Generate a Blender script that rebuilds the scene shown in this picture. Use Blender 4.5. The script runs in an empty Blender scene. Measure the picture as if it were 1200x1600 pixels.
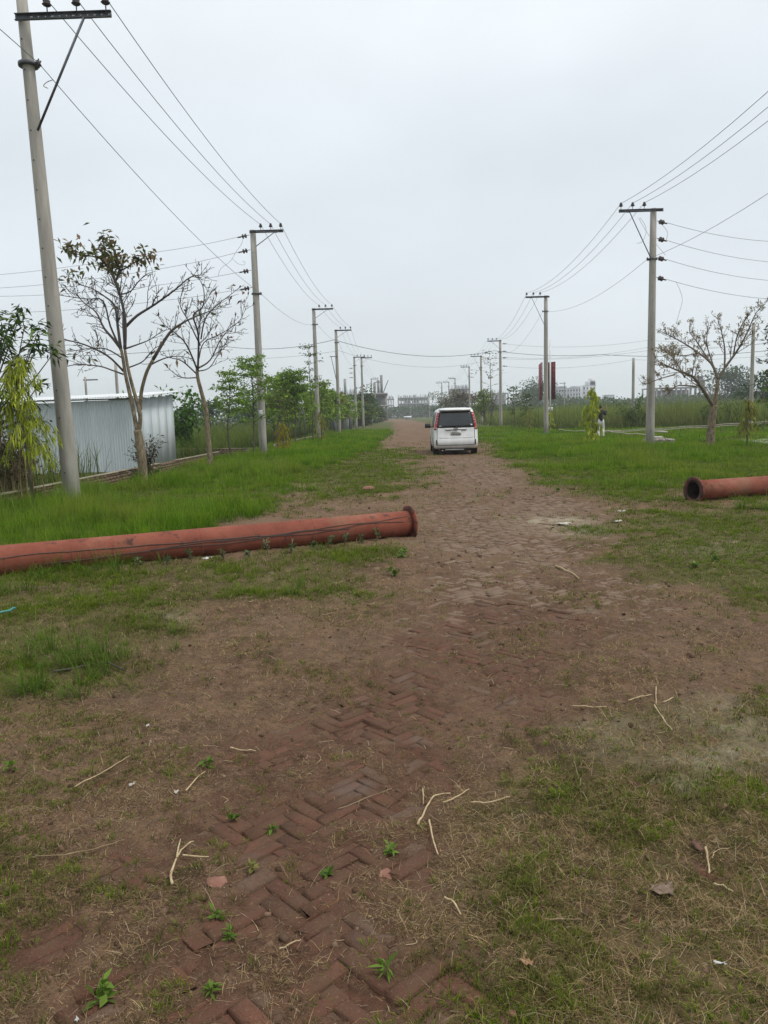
import bpy, bmesh, math, random
import numpy as np
from mathutils import Vector, Matrix

C = bpy.context.scene.collection
R = math.radians
rng = np.random.default_rng(7)
random.seed(7)

# ------------------------------------------------------------------ camera
cam = bpy.data.objects.new('camera', bpy.data.cameras.new('camera'))
C.objects.link(cam)
cam.data.sensor_fit = 'VERTICAL'
cam.data.sensor_height = 24.0
cam.data.lens = 18.0
cam.data.clip_start = 0.05
cam.data.clip_end = 4000
cam.matrix_world = Matrix(((0.999567, 0.026264, 0.013279, 0), (0.009922, 0.124029, -0.992229, 0),
                           (-0.027707, 0.991931, 0.123714, 1.55), (0, 0, 0, 1)))
bpy.context.scene.camera = cam

# ------------------------------------------------------------------ sky and sun (overcast)
SUN_EL, SUN_AZ = R(58), R(108)          # azimuth measured from +Y towards +X
world = bpy.data.worlds.new('World')
bpy.context.scene.world = world
world.use_nodes = True
wn, wl = world.node_tree.nodes, world.node_tree.links
wn.clear()
wo = wn.new('ShaderNodeOutputWorld'); wb = wn.new('ShaderNodeBackground')
sky = wn.new('ShaderNodeTexSky'); sky.sky_type = 'NISHITA'; sky.sun_disc = False
sky.sun_elevation = SUN_EL; sky.sun_rotation = SUN_AZ
tc = wn.new('ShaderNodeTexCoord'); sp = wn.new('ShaderNodeSeparateXYZ')
ramp = wn.new('ShaderNodeValToRGB')
e = ramp.color_ramp.elements
e[0].position = 0.0; e[0].color = (0.60, 0.645, 0.66, 1)
e[1].position = 1.0; e[1].color = (0.95, 0.965, 0.975, 1)
for p, c in ((0.12, (0.575, 0.62, 0.65)), (0.30, (0.60, 0.65, 0.69)), (0.5, (0.69, 0.73, 0.755)), (0.66, (0.785, 0.81, 0.82))):
    q = e.new(p); q.color = c + (1,)
nz = wn.new('ShaderNodeTexNoise'); nz.inputs['Scale'].default_value = 1.9; nz.inputs['Detail'].default_value = 4
nz.inputs['Roughness'].default_value = 0.5
mp = wn.new('ShaderNodeMapping'); mp.inputs['Scale'].default_value = (1, 1, 2.2); mp.inputs['Location'].default_value = (0.4, 1.2, 0.3)
mr = wn.new('ShaderNodeMapRange'); mr.inputs['From Min'].default_value = 0.3; mr.inputs['From Max'].default_value = 0.72
mr.inputs['To Min'].default_value = 8.9; mr.inputs['To Max'].default_value = 10.9
sc_ = wn.new('ShaderNodeVectorMath'); sc_.operation = 'SCALE'
mx = wn.new('ShaderNodeMix'); mx.data_type = 'RGBA'; mx.inputs[0].default_value = 0.95
wl.new(tc.outputs['Generated'], sp.inputs[0]); wl.new(sp.outputs['Z'], ramp.inputs[0])
wl.new(tc.outputs['Generated'], mp.inputs[0]); wl.new(mp.outputs[0], nz.inputs['Vector'])
wl.new(nz.outputs[0], mr.inputs[0]); wl.new(ramp.outputs[0], sc_.inputs[0]); wl.new(mr.outputs[0], sc_.inputs['Scale'])
wl.new(sky.outputs[0], mx.inputs[6]); wl.new(sc_.outputs[0], mx.inputs[7])
wl.new(mx.outputs[2], wb.inputs['Color']); wb.inputs['Strength'].default_value = 0.1
wl.new(wb.outputs[0], wo.inputs['Surface'])

sl = bpy.data.lights.new('sun', 'SUN'); sl.energy = 1.5; sl.angle = R(16); sl.color = (1.0, 0.96, 0.9)
so = bpy.data.objects.new('sun', sl); C.objects.link(so)
sd = Vector((math.sin(SUN_AZ) * math.cos(SUN_EL), math.cos(SUN_AZ) * math.cos(SUN_EL), math.sin(SUN_EL)))
so.rotation_euler = sd.to_track_quat('Z', 'Y').to_euler()

vs = bpy.context.scene.view_settings
vs.view_transform = 'Standard'; vs.look = 'None'; vs.exposure = 0.46; vs.gamma = 1.0
vs.use_curve_mapping = False
bpy.context.scene.cycles.volume_bounces = 1
bpy.context.scene.cycles.transparent_max_bounces = 8
bpy.context.scene.cycles.max_bounces = 6
bpy.context.scene.cycles.use_adaptive_sampling = True
bpy.context.scene.cycles.adaptive_threshold = 0.004
bpy.context.scene.cycles.use_denoising = True
bpy.context.scene.cycles.denoising_input_passes = 'RGB_ALBEDO_NORMAL'
bpy.context.scene.cycles.denoising_prefilter = 'ACCURATE'

# ------------------------------------------------------------------ noise
def _h(ix, iy, s):
    n = (ix.astype(np.int64) * 374761393 + iy.astype(np.int64) * 668265263 + s * 974634777) & 0x7fffffff
    n = ((n ^ (n >> 13)) * 1274126177) & 0x7fffffff
    return ((n ^ (n >> 16)) & 0xffff) / 65535.0
def vnoise(x, y, s=0):
    x = np.asarray(x, float); y = np.asarray(y, float)
    ix = np.floor(x); iy = np.floor(y); fx = x - ix; fy = y - iy
    fx = fx * fx * (3 - 2 * fx); fy = fy * fy * (3 - 2 * fy)
    a = _h(ix, iy, s); b = _h(ix + 1, iy, s); c = _h(ix, iy + 1, s); d = _h(ix + 1, iy + 1, s)
    return (a * (1 - fx) + b * fx) * (1 - fy) + (c * (1 - fx) + d * fx) * fy
def fbm(x, y, s=0, o=4):
    t = 0; a = 0.5; k = 1.0
    for i in range(o):
        t = t + a * vnoise(np.asarray(x) * k + i * 17.3, np.asarray(y) * k - i * 9.1, s + i); a *= 0.5; k *= 2.03
    return t / (1 - 0.5 ** o)
def sstep(a, b, x):
    t = np.clip((np.asarray(x, float) - a) / (b - a), 0, 1); return t * t * (3 - 2 * t)
def polydist(x, y, poly):
    """signed distance to a polygon, positive inside"""
    x = np.asarray(x, float); y = np.asarray(y, float)
    d = np.full(x.shape, 1e9); ins = np.zeros(x.shape, bool)
    n = len(poly)
    for i in range(n):
        x0, y0 = poly[i]; x1, y1 = poly[(i + 1) % n]
        ex, ey = x1 - x0, y1 - y0
        t = np.clip(((x - x0) * ex + (y - y0) * ey) / (ex * ex + ey * ey + 1e-12), 0, 1)
        d = np.minimum(d, (x - x0 - t * ex) ** 2 + (y - y0 - t * ey) ** 2)
        c = ((y0 > y) != (y1 > y)) & (x < ex * (y - y0) / (ey + 1e-12) + x0)
        ins ^= c
    d = np.sqrt(d); return np.where(ins, d, -d)

# ------------------------------------------------------------------ materials
MATS = {}
def newmat(name):
    m = bpy.data.materials.new(name); m.use_nodes = True; m.node_tree.nodes.clear(); MATS[name] = m
    nt = m.node_tree
    o = nt.nodes.new('ShaderNodeOutputMaterial'); return m, nt, o
def N(nt, t, **kw):
    n = nt.nodes.new(t)
    for k, v in kw.items(): setattr(n, k, v)
    return n
def simple(name, c1, c2=None, rough=0.7, metal=0.0, scale=6.0, bump=0.0, bscale=40.0, stretch=(1, 1, 1), spec=0.4, lo=0.35, hi=0.65, coat=0):
    m, nt, o = newmat(name); L = nt.links.new
    b = N(nt, 'ShaderNodeBsdfPrincipled'); L(b.outputs[0], o.inputs[0])
    b.inputs['Roughness'].default_value = rough; b.inputs['Metallic'].default_value = metal
    b.inputs['Specular IOR Level'].default_value = spec; b.inputs['Coat Weight'].default_value = coat
    t = N(nt, 'ShaderNodeTexCoord'); mp = N(nt, 'ShaderNodeMapping'); mp.inputs['Scale'].default_value = stretch
    L(t.outputs['Object'], mp.inputs[0])
    if c2 is None: b.inputs['Base Color'].default_value = (*c1, 1)
    else:
        n = N(nt, 'ShaderNodeTexNoise'); n.inputs['Scale'].default_value = scale; n.inputs['Detail'].default_value = 6
        n.inputs['Roughness'].default_value = 0.65
        L(mp.outputs[0], n.inputs['Vector'])
        r = N(nt, 'ShaderNodeMapRange'); r.inputs[1].default_value = lo; r.inputs[2].default_value = hi
        L(n.outputs[0], r.inputs[0])
        x = N(nt, 'ShaderNodeMix', data_type='RGBA'); x.inputs[6].default_value = (*c1, 1); x.inputs[7].default_value = (*c2, 1)
        L(r.outputs[0], x.inputs[0]); L(x.outputs[2], b.inputs['Base Color'])
    if bump:
        n2 = N(nt, 'ShaderNodeTexNoise'); n2.inputs['Scale'].default_value = bscale; n2.inputs['Detail'].default_value = 5
        L(mp.outputs[0], n2.inputs['Vector'])
        bp = N(nt, 'ShaderNodeBump'); bp.inputs['Strength'].default_value = bump; bp.inputs['Distance'].default_value = 0.02
        L(n2.outputs[0], bp.inputs['Height']); L(bp.outputs[0], b.inputs['Normal'])
    return m
def foliage(name, trans=0.35, rough=0.55, spec=0.25):
    m, nt, o = newmat(name); L = nt.links.new
    a = N(nt, 'ShaderNodeAttribute', attribute_name='col')
    b = N(nt, 'ShaderNodeBsdfPrincipled'); b.inputs['Roughness'].default_value = rough; b.inputs['Specular IOR Level'].default_value = spec
    t = N(nt, 'ShaderNodeBsdfTranslucent'); x = N(nt, 'ShaderNodeMixShader'); x.inputs[0].default_value = trans
    L(a.outputs['Color'], b.inputs['Base Color']); L(a.outputs['Color'], t.inputs['Color'])
    L(b.outputs[0], x.inputs[1]); L(t.outputs[0], x.inputs[2]); L(x.outputs[0], o.inputs[0]); return m
M_GRASS = foliage('grass_blades', 0.42, 0.8, 0.03)
M_LEAF = foliage('leaves', 0.35, 0.55, 0.12)
M_STRAW = foliage('dry_straw', 0.1, 0.9, 0.02)
M_CONC = simple('spun_concrete', (0.21, 0.20, 0.175), (0.41, 0.39, 0.345), 0.9, scale=5, bump=0.2, bscale=26, stretch=(1, 1, 0.12), lo=.3, hi=.7)
M_CONC_D = simple('grey_concrete', (0.22, 0.21, 0.19), (0.36, 0.34, 0.31), 0.9, scale=1.2, bump=0.3)
M_STEEL = simple('dark_steel', (0.07, 0.075, 0.085), (0.13, 0.135, 0.15), 0.6, metal=0.4, scale=9)
M_PORC = simple('brown_porcelain', (0.025, 0.014, 0.012), (0.05, 0.03, 0.028), 0.25, scale=5, spec=0.6)
M_WIRE = simple('aluminium_wire', (0.15, 0.15, 0.155), (0.24, 0.24, 0.25), 0.5, metal=0.5)
M_BLACKWIRE = simple('black_cable', (0.03, 0.03, 0.032), (0.05, 0.05, 0.05), 0.6)
M_BARK = simple('pale_bark', (0.075, 0.06, 0.038), (0.27, 0.215, 0.135), 0.92, scale=16, bump=0.9, bscale=30, stretch=(1, 1, 0.4))
M_TWIG = simple('grey_twig', (0.05, 0.042, 0.037), (0.095, 0.08, 0.068), 0.9, scale=6)
M_DBARK = simple('dark_bark', (0.06, 0.05, 0.035), (0.13, 0.11, 0.08), 0.95, scale=6, bump=0.5, bscale=20)
M_CANE = simple('dry_cane', (0.16, 0.11, 0.06), (0.30, 0.23, 0.13), 0.85, scale=9, stretch=(1, 1, .3))
M_STICK = simple('bleached_stick', (0.30, 0.215, 0.115), (0.52, 0.41, 0.25), 0.85, scale=35, bump=.4, bscale=60)
M_BAMBOO = simple('grey_bamboo', (0.27, 0.24, 0.18), (0.42, 0.38, 0.3), 0.8, scale=5)
M_SCRAP = simple('white_scrap', (0.42, 0.42, 0.40), (0.62, 0.62, 0.60), 0.6, scale=20)
M_TEAL = simple('teal_plastic', (0.03, 0.16, 0.13), (0.06, 0.22, 0.18), 0.5, scale=10)
M_WALLPLASTER = simple('mossy_coping', (0.19, 0.16, 0.11), (0.36, 0.31, 0.23), 0.95, scale=5, bump=0.5)
M_PAINTW = simple('white_painted_steel', (0.55, 0.56, 0.55), (0.7, 0.7, 0.69), 0.6, scale=3)
M_MAROON = simple('maroon_sheet', (0.17, 0.022, 0.03), (0.24, 0.035, 0.045), 0.6, scale=2)
M_FRAMEDK = simple('dark_red_angle_iron', (0.045, 0.012, 0.014), (0.075, 0.02, 0.022), 0.6, scale=4)
M_PAVEW = simple('pale_cement_slab', (0.28, 0.265, 0.23), (0.40, 0.38, 0.33), 0.95, scale=3, bump=0.3)
M_SIGNW = simple('weathered_board', (0.42, 0.46, 0.46), (0.58, 0.62, 0.62), 0.6, scale=4)

# ------------------------------------------------------------------ mesh building
def mesh_np(name, V, F, mats, smooth=False, col=None, midx=None):
    """V (n,3); F list of index arrays (k,m) with m = 3 or 4"""
    me = bpy.data.meshes.new(name)
    V = np.asarray(V, np.float32)
    F = [np.asarray(f, np.int32) for f in (F if isinstance(F, list) else [F]) if len(f)]
    loops = np.concatenate([f.ravel() for f in F]); sizes = np.concatenate([np.full(len(f), f.shape[1], np.int32) for f in F])
    starts = np.concatenate([[0], np.cumsum(sizes)[:-1]]).astype(np.int32)
    me.vertices.add(len(V)); me.vertices.foreach_set('co', V.ravel())
    me.loops.add(len(loops)); me.loops.foreach_set('vertex_index', loops)
    me.polygons.add(len(sizes)); me.polygons.foreach_set('loop_start', starts)
    if smooth: me.polygons.foreach_set('use_smooth', np.ones(len(sizes), bool))
    if midx is not None: me.polygons.foreach_set('material_index', np.asarray(midx, np.int32))
    if col is not None:
        a = me.attributes.new('col', 'FLOAT_COLOR', 'POINT'); c = np.ones((len(V), 4), np.float32); c[:, :3] = col
        a.data.foreach_set('color', c.ravel())
    for m in (mats if isinstance(mats, (list, tuple)) else [mats]): me.materials.append(m)
    me.update(calc_edges=True); return me
def link(name, me, parent=None, loc=None):
    o = bpy.data.objects.new(name, me); C.objects.link(o)
    if parent is not None: o.parent = parent
    if loc is not None: o.location = loc
    return o
def tag(o, label=None, cat=None, group=None, kind=None):
    if label: o['label'] = label
    if cat: o['category'] = cat
    if group: o['group'] = group
    if kind: o['kind'] = kind
    return o
def empty(name, loc, rz=0.0, label=None, cat=None, group=None):
    o = bpy.data.objects.new(name, None); C.objects.link(o); o.location = loc; o.rotation_euler = (0, 0, rz)
    o.empty_display_size = 0.2
    return tag(o, label, cat, group)
def copy_tree(o, parent=None):
    c = o.copy(); C.objects.link(c)
    if parent is not None: c.parent = parent
    for ch in list(o.children): copy_tree(ch, c)
    return c
class MB:
    def __init__(s): s.v = []; s.f = {3: [], 4: []}; s.n = 0; s.c = []; s.mi = {3: [], 4: []}; s.m = 0
    def add(s, V, F, col=None):
        V = np.asarray(V, float); s.v.append(V)
        for f in (F if isinstance(F, list) and len(F) and hasattr(F[0], 'shape') else [np.asarray(F)]):
            if len(f): s.f[f.shape[1]].append(f + s.n); s.mi[f.shape[1]].append(np.full(len(f), s.m))
        s.c.append(np.tile(col if col is not None else (1, 1, 1), (len(V), 1)) if np.ndim(col) < 2 else col)
        s.n += len(V); return s
    def box(s, c, d, M=None, col=None):
        x, y, z = np.array(d) / 2.0
        V = np.array([[i, j, k] for k in (-z, z) for j in (-y, y) for i in (-x, x)])
        if M is not None: V = V @ np.array(M).T
        F = np.array([[0, 2, 3, 1], [4, 5, 7, 6], [0, 1, 5, 4], [2, 6, 7, 3], [0, 4, 6, 2], [1, 3, 7, 5]])
        return s.add(V + np.array(c), F, col)
    def bar(s, a, b, w, h, col=None, up=(0, 0, 1)):
        a = np.array(a, float); b = np.array(b, float); d = b - a; L = np.linalg.norm(d); d /= L
        u = np.cross(d, up)
        if np.linalg.norm(u) < 1e-4: u = np.cross(d, (1, 0, 0))
        u /= np.linalg.norm(u); v = np.cross(u, d)
        return s.box((a + b) / 2, (L, w, h), np.array([d, u, v]).T, col)
    def tube(s, P, r, n=8, col=None, cap=True):
        P = np.asarray(P, float); k = len(P); r = np.broadcast_to(np.asarray(r, float), (k,))
        T = np.gradient(P, axis=0); T /= np.linalg.norm(T, axis=1)[:, None] + 1e-12
        a = np.array([0, 0, 1.0]) if abs(T[0][2]) < 0.9 else np.array([1.0, 0, 0])
        U = np.cross(T, a); bad = np.linalg.norm(U, axis=1) < 0.05
        if bad.any(): U[bad] = np.cross(T[bad], [0.3, 1, 0.2])
        U /= np.linalg.norm(U, axis=1)[:, None]; W = np.cross(T, U)
        th = np.arange(n) * 2 * math.pi / n
        V = (P[:, None, :] + r[:, None, None] * (np.cos(th)[None, :, None] * U[:, None, :] + np.sin(th)[None, :, None] * W[:, None, :])).reshape(-1, 3)
        i = np.arange(k - 1)[:, None] * n; j = np.arange(n)[None, :]; j2 = (j + 1) % n
        F = [np.stack([i + j, i + j2, i + n + j2, i + n + j], -1).reshape(-1, 4)]
        if cap:
            V = np.vstack([V, P[0], P[-1]]); q = np.arange(n); q2 = (q + 1) % n
            F.append(np.vstack([np.stack([q2, q, np.full(n, k * n)], -1), np.stack([(k - 1) * n + q, (k - 1) * n + q2, np.full(n, k * n + 1)], -1)]))
        return s.add(V, F, col)
    def rings(s, Rg, cap=True, col=None):
        """loft of closed rings, each (n,3)"""
        Rg = np.asarray(Rg, float); k, n = Rg.shape[:2]; V = Rg.reshape(-1, 3)
        i = np.arange(k - 1)[:, None] * n; j = np.arange(n)[None, :]; j2 = (j + 1) % n
        F = [np.stack([i + j, i + j2, i + n + j2, i + n + j], -1).reshape(-1, 4)]
        if cap:
            V = np.vstack([V, Rg[0].mean(0), Rg[-1].mean(0)]); q = np.arange(n); q2 = (q + 1) % n
            F.append(np.vstack([np.stack([q2, q, np.full(n, k * n)], -1), np.stack([(k - 1) * n + q, (k - 1) * n + q2, np.full(n, k * n + 1)], -1)]))
        return s.add(V, F, col)
    def lathe(s, prof, M=None, n=12, off=(0, 0, 0), col=None, cap=True):
        th = np.arange(n) * 2 * math.pi / n
        Rg = np.array([[(r * math.cos(t), r * math.sin(t), z) for t in th] for r, z in prof])
        if M is not None: Rg = Rg @ np.array(M).T
        return s.rings(Rg + np.array(off), cap, col)
    def mesh(s, name, mats, smooth=False, usecol=False):
        F = [np.concatenate(s.f[k]) for k in (3, 4) if s.f[k]]; mi = np.concatenate([np.concatenate(s.mi[k]) for k in (3, 4) if s.f[k]])
        return mesh_np(name, np.concatenate(s.v), F, mats, smooth, np.concatenate(s.c) if usecol else None, mi)
    def build(s, name, mats, parent=None, smooth=False, usecol=False, loc=None):
        return link(name, s.mesh(name, mats, smooth, usecol), parent, loc)
def axes(d, up=(0, 0, 1)):
    """matrix whose local z is d"""
    d = np.array(d, float); d /= np.linalg.norm(d); u = np.cross(up, d)
    if np.linalg.norm(u) < 1e-4: u = np.array([1.0, 0, 0])
    u /= np.linalg.norm(u); return np.array([u, np.cross(d, u), d]).T

# ------------------------------------------------------------------ terrain: heights and cover
PIPE_A, PIPE_DIR = np.array([0.17, 9.97]), np.array([-0.904, -0.428])
def und(x, y):
    fade = sstep(400, 60, y)
    return ((fbm(x * 0.35, y * 0.35, 11, 3) - 0.5) * 0.05 + (fbm(x * 1.1, y * 1.1, 5, 2) - 0.5) * 0.02) * fade
EXPO = [  # where the bricks show through the dirt: x, y, radius x, radius y, amount
    (*(-0.307,2.237), 0.28, 0.34, 1.0), (*(-0.571,2.07), 0.17, 0.16, .9), (*(-0.131,1.885), 0.28, 0.16, .95), (*(-0.396,1.825), 0.24, 0.14, .9), (*(-0.247,2.513), .22, .3, 1.0),
    (*(-0.44,2.775), 0.26, 0.28, 1.0), (*(-0.179,3.015), 0.24, 0.34, .95), (*(0.041,3.368), 0.22, 0.4, .9), (*(-0.583,3.399), 0.34, 0.3, .8), (*(-0.207,3.672), .3, .4, .85), (*(-0.724,2.833), .2, .2, .55),
    (*(0.022,2.543), 0.16, 0.25, .85), (*(0.062,1.951), 0.14, 0.16, .85), (*(-1.1,2.112), 0.16, 0.12, .85), (*(-0.92,2.576), 0.16, 0.16, .45), (*(-0.684,1.945), .16, .12, .6),
    (*(0.162,2.078), 0.10, 0.12, .6), (*(-0.846,1.902), 0.15, 0.1, .7), (*(0.058,4.095), 0.35, 0.6, .8), (*(0.629,4.369), 0.3, 0.6, .75), (*(0.338,5.025), .4, .8, .75),
    (*(0.773,6.468), 0.6, 1.4, .85), (*(1.182,5.785), 0.5, 1.0, .65), (*(1.308,9.531), 0.9, 2.4, .95), (*(2.496,12.727), 1.0, 2.4, .9), (*(1.062,12.171), 0.75, 2.8, .85), (*(1.904,6.588), .4, 1.0, .55),
    (2.2, 19.0, 1.1, 4.0, .95), (2.3, 26.0, 1.3, 5.0, .9), (2.4, 34.0, 1.4, 8.0, .6)]
def expo(x, y):
    e = np.zeros(np.shape(x))
    for cx, cy, rx, ry, a in EXPO: e = np.maximum(e, a * np.exp(-((x - cx) / rx) ** 2 - ((y - cy) / ry) ** 2))
    return e
LEFT_VERGE = [(-7.2, 8.4), (-4.2, 8.2), (-2.7, 9.3), (-2.974,11.132), (-2.398,12.904), (-2.481,16.923), (-2.682,22.26), (-2.1, 24), (-1.7, 32), (-0.9, 34.5), (-0.9, 45), (-0.35, 62), (0.2, 110), (0.6, 200), (-6, 210), (-7.2, 40)]
RIGHT_VERGE = [(7.0, 400), (6.5, 120), (5.2, 60), (5.3, 42), (4.6, 30), (4.152,24.837), (3.73,19.014), (3.649,15.903), (3.909,13.581), (4.306,13.069), (5.6, 14.6), (8.208,16.877), (30, 20), (60, 50), (90, 400)]
LEFT_PATCH = [(0.821,37.032), (-1.531,34.432), (-1.9, 30), (-2.976,19.266), (-1.216,15.226), (-0.191,14.963), (0.416,19.543)]
RIGHT_PATCH = [(3.283,10.624), (2.553,8.852), (2.539,7.678), (2.506,6.282), (2.775,5.633), (5, 6), (7, 10), (6.4, 12.6), (4.268,11.493)]
UNDER_PIPE = [(-5.876,7.912), (-3.751,8.518), (-2.025,8.288), (-0.137,9.513), (0.177,9.221), (-0.123,8.034), (-0.323,6.352), (-1.55,6.255), (-1.658,5.186), (-1.597,4.523), (-1.837,4.022), (-2.638,3.891)]
FORE_RIGHT = [(2.325,4.252), (1.157,3.757), (0.488,3.217), (0.217,2.704), (0.247,2.16), (0.164,1.75), (0.3, 1.2), (2.2, 1.2)]
CLUMPS = [  # tall tufts: x, y, radius, amount
    (*(-1.982,4.859), 0.30, 1.0), (*(-2.408,4.958), 0.30, .8), (*(-3.49,6.925), 0.4, .9), (*(-3.44,8.113), 0.45, .9), (*(-2.15,4.235), 0.2, .7), (*(-1.867,4.268), 0.2, .7),
    (*(5.354,11.262), 0.5, 1.0), (*(-1.875,15.396), 0.25, .7), (*(-1.706,5.344), 0.15, .5), (*(-2.965,7.95), .3, .9), (*(-2.546,8.139), .2, .6), (*(-2.162,8.269), .16, .5), (*(-1.84,8.413), .12, .45), (*(-1.514,8.603), .1, .4), (*(-1.201,8.721), .1, .42), (*(-0.887,8.93), .1, .4), (*(-0.523,9.189), .1, .4), (*(-0.137,9.513), .12, .42), (*(4.989,12.337), .15, .45), (*(5.592,12.66), .16, .5), (*(-1.154,6.8), 0.3, .5), (*(-1.25,6.685), 0.3, .45)]
def clump(x, y):
    e = np.zeros(np.shape(x))
    for cx, cy, r, a in CLUMPS: e = np.maximum(e, a * np.exp(-(((x - cx) ** 2 + (y - cy) ** 2) / r ** 2)))
    return e
def soft(x, y, poly, w, s, amp):
    d = polydist(x, y, poly); return sstep(-w, w, d + (fbm(x / (w * 1.3), y / (w * 1.3), s, 3) - 0.5) * 2 * amp)
def covers(x, y):
    lv = soft(x, y, LEFT_VERGE, 0.55, 21, 0.8); rv = soft(x, y, RIGHT_VERGE, 0.9, 22, 1.2)
    lp = soft(x, y, LEFT_PATCH, 0.9, 23, 1.3); rp = soft(x, y, RIGHT_PATCH, 0.6, 24, 1.0)
    up = soft(x, y, UNDER_PIPE, 0.35, 25, .5); fr = soft(x, y, FORE_RIGHT, 0.22, 26, .3)
    return lv, rv, lp, rp, up, fr
HEAP = [(*(15.548,34.098), 1.5, .5, 0.18)]
def height(x, y):
    h = und(x, y)
    near = sstep(60, 20, y) * sstep(-5, 0, y)
    e = expo(x, y)
    n = fbm(x * 7, y * 7, 31, 3); n2 = fbm(x * 24, y * 24, 33, 2)
    d = 0.0154 - 0.0266 * e + (n - 0.5) * 0.042 + (n2 - 0.5) * 0.026
    d = np.where(y > 9, np.maximum(d, -0.006), np.maximum(d, -0.012))
    d = d * near
    road = sstep(4.6, 3.2, x) * sstep(-3.2, -1.8, x)
    d = d * road + (1 - road) * (0.012 + (n - 0.5) * 0.03 + (n2 - .5) * .012)
    lv, rv, lp, rp, up, fr = covers(x, y)
    h = h + d + 0.03 * np.maximum(np.maximum(lv, rv), 0.6 * lp) + 0.025 * clump(x, y)
    for cx, cy, rx, ry, a in HEAP: h = h + a * np.exp(-((x - cx) / rx) ** 2 - ((y - cy) / ry) ** 2) * (.7 + .6 * fbm(x * 3, y * 3, 77, 3))
    h = h + 4.0 * sstep(250, 800, y) * fbm(x * 0.004, y * 0.004, 3, 2) * 0.25
    return h

def coords():
    ys = [-30, -20, -12, -7, -4, -2, -0.5, 0.4, 0.9]
    y = 1.2
    while y < 80: ys.append(y); y += max(0.0105, 0.0060 * y)
    while y < 1500: ys.append(y); y *= 1.03
    ys.append(1500)
    xs = [0.0]; x = 0
    while x < 1200: x += 0.0135 + 0.016 * max(0, x - 1.6) * (1 if x < 14 else 1 + 0.05 * (x - 14)); xs.append(x)
    xs = np.array(xs); xs = np.concatenate([-xs[:0:-1], xs])
    return xs, np.array(ys)
gx, gy = coords()
GX, GY = np.meshgrid(gx, gy)
Z = height(GX, GY)
nY, nX = GX.shape
V = np.stack([GX, GY, Z], -1).reshape(-1, 3)
i = (np.arange(nY - 1)[:, None] * nX + np.arange(nX - 1)[None, :]).ravel()
F = np.stack([i, i + 1, i + nX + 1, i + nX], -1)
lv, rv, lp, rp, up, fr = covers(GX, GY)
green = np.maximum.reduce([lv, rv, 0.65 * lp, 0.7 * rp, 0.45 * up, 0.35 * fr])
green = np.maximum(green, sstep(-7.0, -7.6, GX)); green = np.maximum(green, sstep(300, 420, GY))
SAND = [(*(1.392,3.235), .32, .16, .9), (*(1.141,3.011), .13, .08, .8), (*(1.627,3.648), .3, .3, .7), (*(1.026,3.528), .25, .25, .45), (*(2.214,10.828), .6, .8, .7), (*(0.183,9.462), .2, .2, .2), (*(2.353,9.888), .5, .5, .6), (*(3.501,8.283), .5, .5, .5), (*(-1.815,5.875), .25, .25, .5)]
sand = np.zeros_like(GX)
for cx, cy, rx, ry, a in SAND: sand = np.maximum(sand, a * np.exp(-((GX - cx) / rx) ** 2 - ((GY - cy) / ry) ** 2))
sand = np.clip(sand * (0.2 + 1.5 * fbm(GX * 6, GY * 6, 41, 4)), 0, 1) * sstep(0.02, 0.2, sand)
red = np.clip(expo(GX, GY) * 1.0, 0, 1) * sstep(4.6, 3.4, GX) * (1 - .75 * sstep(4, 9, GY)) + 0.12 * sstep(5.5, 3.5, GX) * sstep(9, 30, GY) * sstep(-1.5, .3, GX) * sstep(200, 110, GY)
gcol = np.stack([sand, green, np.clip(red, 0, 1)], -1).reshape(-1, 3)

mg, nt, o = newmat('bare_earth'); L = nt.links.new
b = N(nt, 'ShaderNodeBsdfPrincipled'); b.inputs['Roughness'].default_value = 0.95; b.inputs['Specular IOR Level'].default_value = 0.15
L(b.outputs[0], o.inputs[0])
at = N(nt, 'ShaderNodeAttribute', attribute_name='col'); sx = N(nt, 'ShaderNodeSeparateColor'); L(at.outputs['Color'], sx.inputs[0])
g_ = N(nt, 'ShaderNodeNewGeometry')
def nse(scale, detail=5, rough=.6):
    n = N(nt, 'ShaderNodeTexNoise'); n.inputs['Scale'].default_value = scale; n.inputs['Detail'].default_value = detail; n.inputs['Roughness'].default_value = rough
    L(g_.outputs['Position'], n.inputs['Vector']); return n.outputs[0]
def rng_(s, a, b_, c=0., d=1.):
    r = N(nt, 'ShaderNodeMapRange'); r.inputs[1].default_value = a; r.inputs[2].default_value = b_; r.inputs[3].default_value = c; r.inputs[4].default_value = d
    L(s, r.inputs[0]); return r.outputs[0]
def mixc(f, a, b_):
    x = N(nt, 'ShaderNodeMix', data_type='RGBA')
    if isinstance(f, float): x.inputs[0].default_value = f
    else: L(f, x.inputs[0])
    for k, v in ((6, a), (7, b_)):
        if isinstance(v, tuple): x.inputs[k].default_value = (*v, 1)
        else: L(v, x.inputs[k])
    return x.outputs[2]
def mth(op, a, b_):
    m = N(nt, 'ShaderNodeMath', operation=op)
    for k, v in ((0, a), (1, b_)):
        if isinstance(v, float): m.inputs[k].default_value = v
        else: L(v, m.inputs[k])
    return m.outputs[0]
far_ = N(nt, 'ShaderNodeSeparateXYZ'); L(g_.outputs['Position'], far_.inputs[0])
c = mixc(rng_(nse(2.2), .35, .65), (0.057, 0.030, 0.016), (0.150, 0.085, 0.048))
c = mixc(mth('MULTIPLY', rng_(nse(.7, 3), .40, .62, .15, .75), rng_(far_.outputs[1], 3.0, 9.0, .45, 1.)), c, (0.205, 0.138, 0.088))
c = mixc(rng_(nse(9), .45, .7), c, (0.205, 0.127, 0.075))
c = mixc(rng_(nse(55, 3), .50, .70, 0, .75), c, (0.045, 0.03, 0.02))
c = mixc(rng_(nse(130, 2), .57, .70, 0, .7), c, (0.27, 0.21, 0.15))
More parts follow.
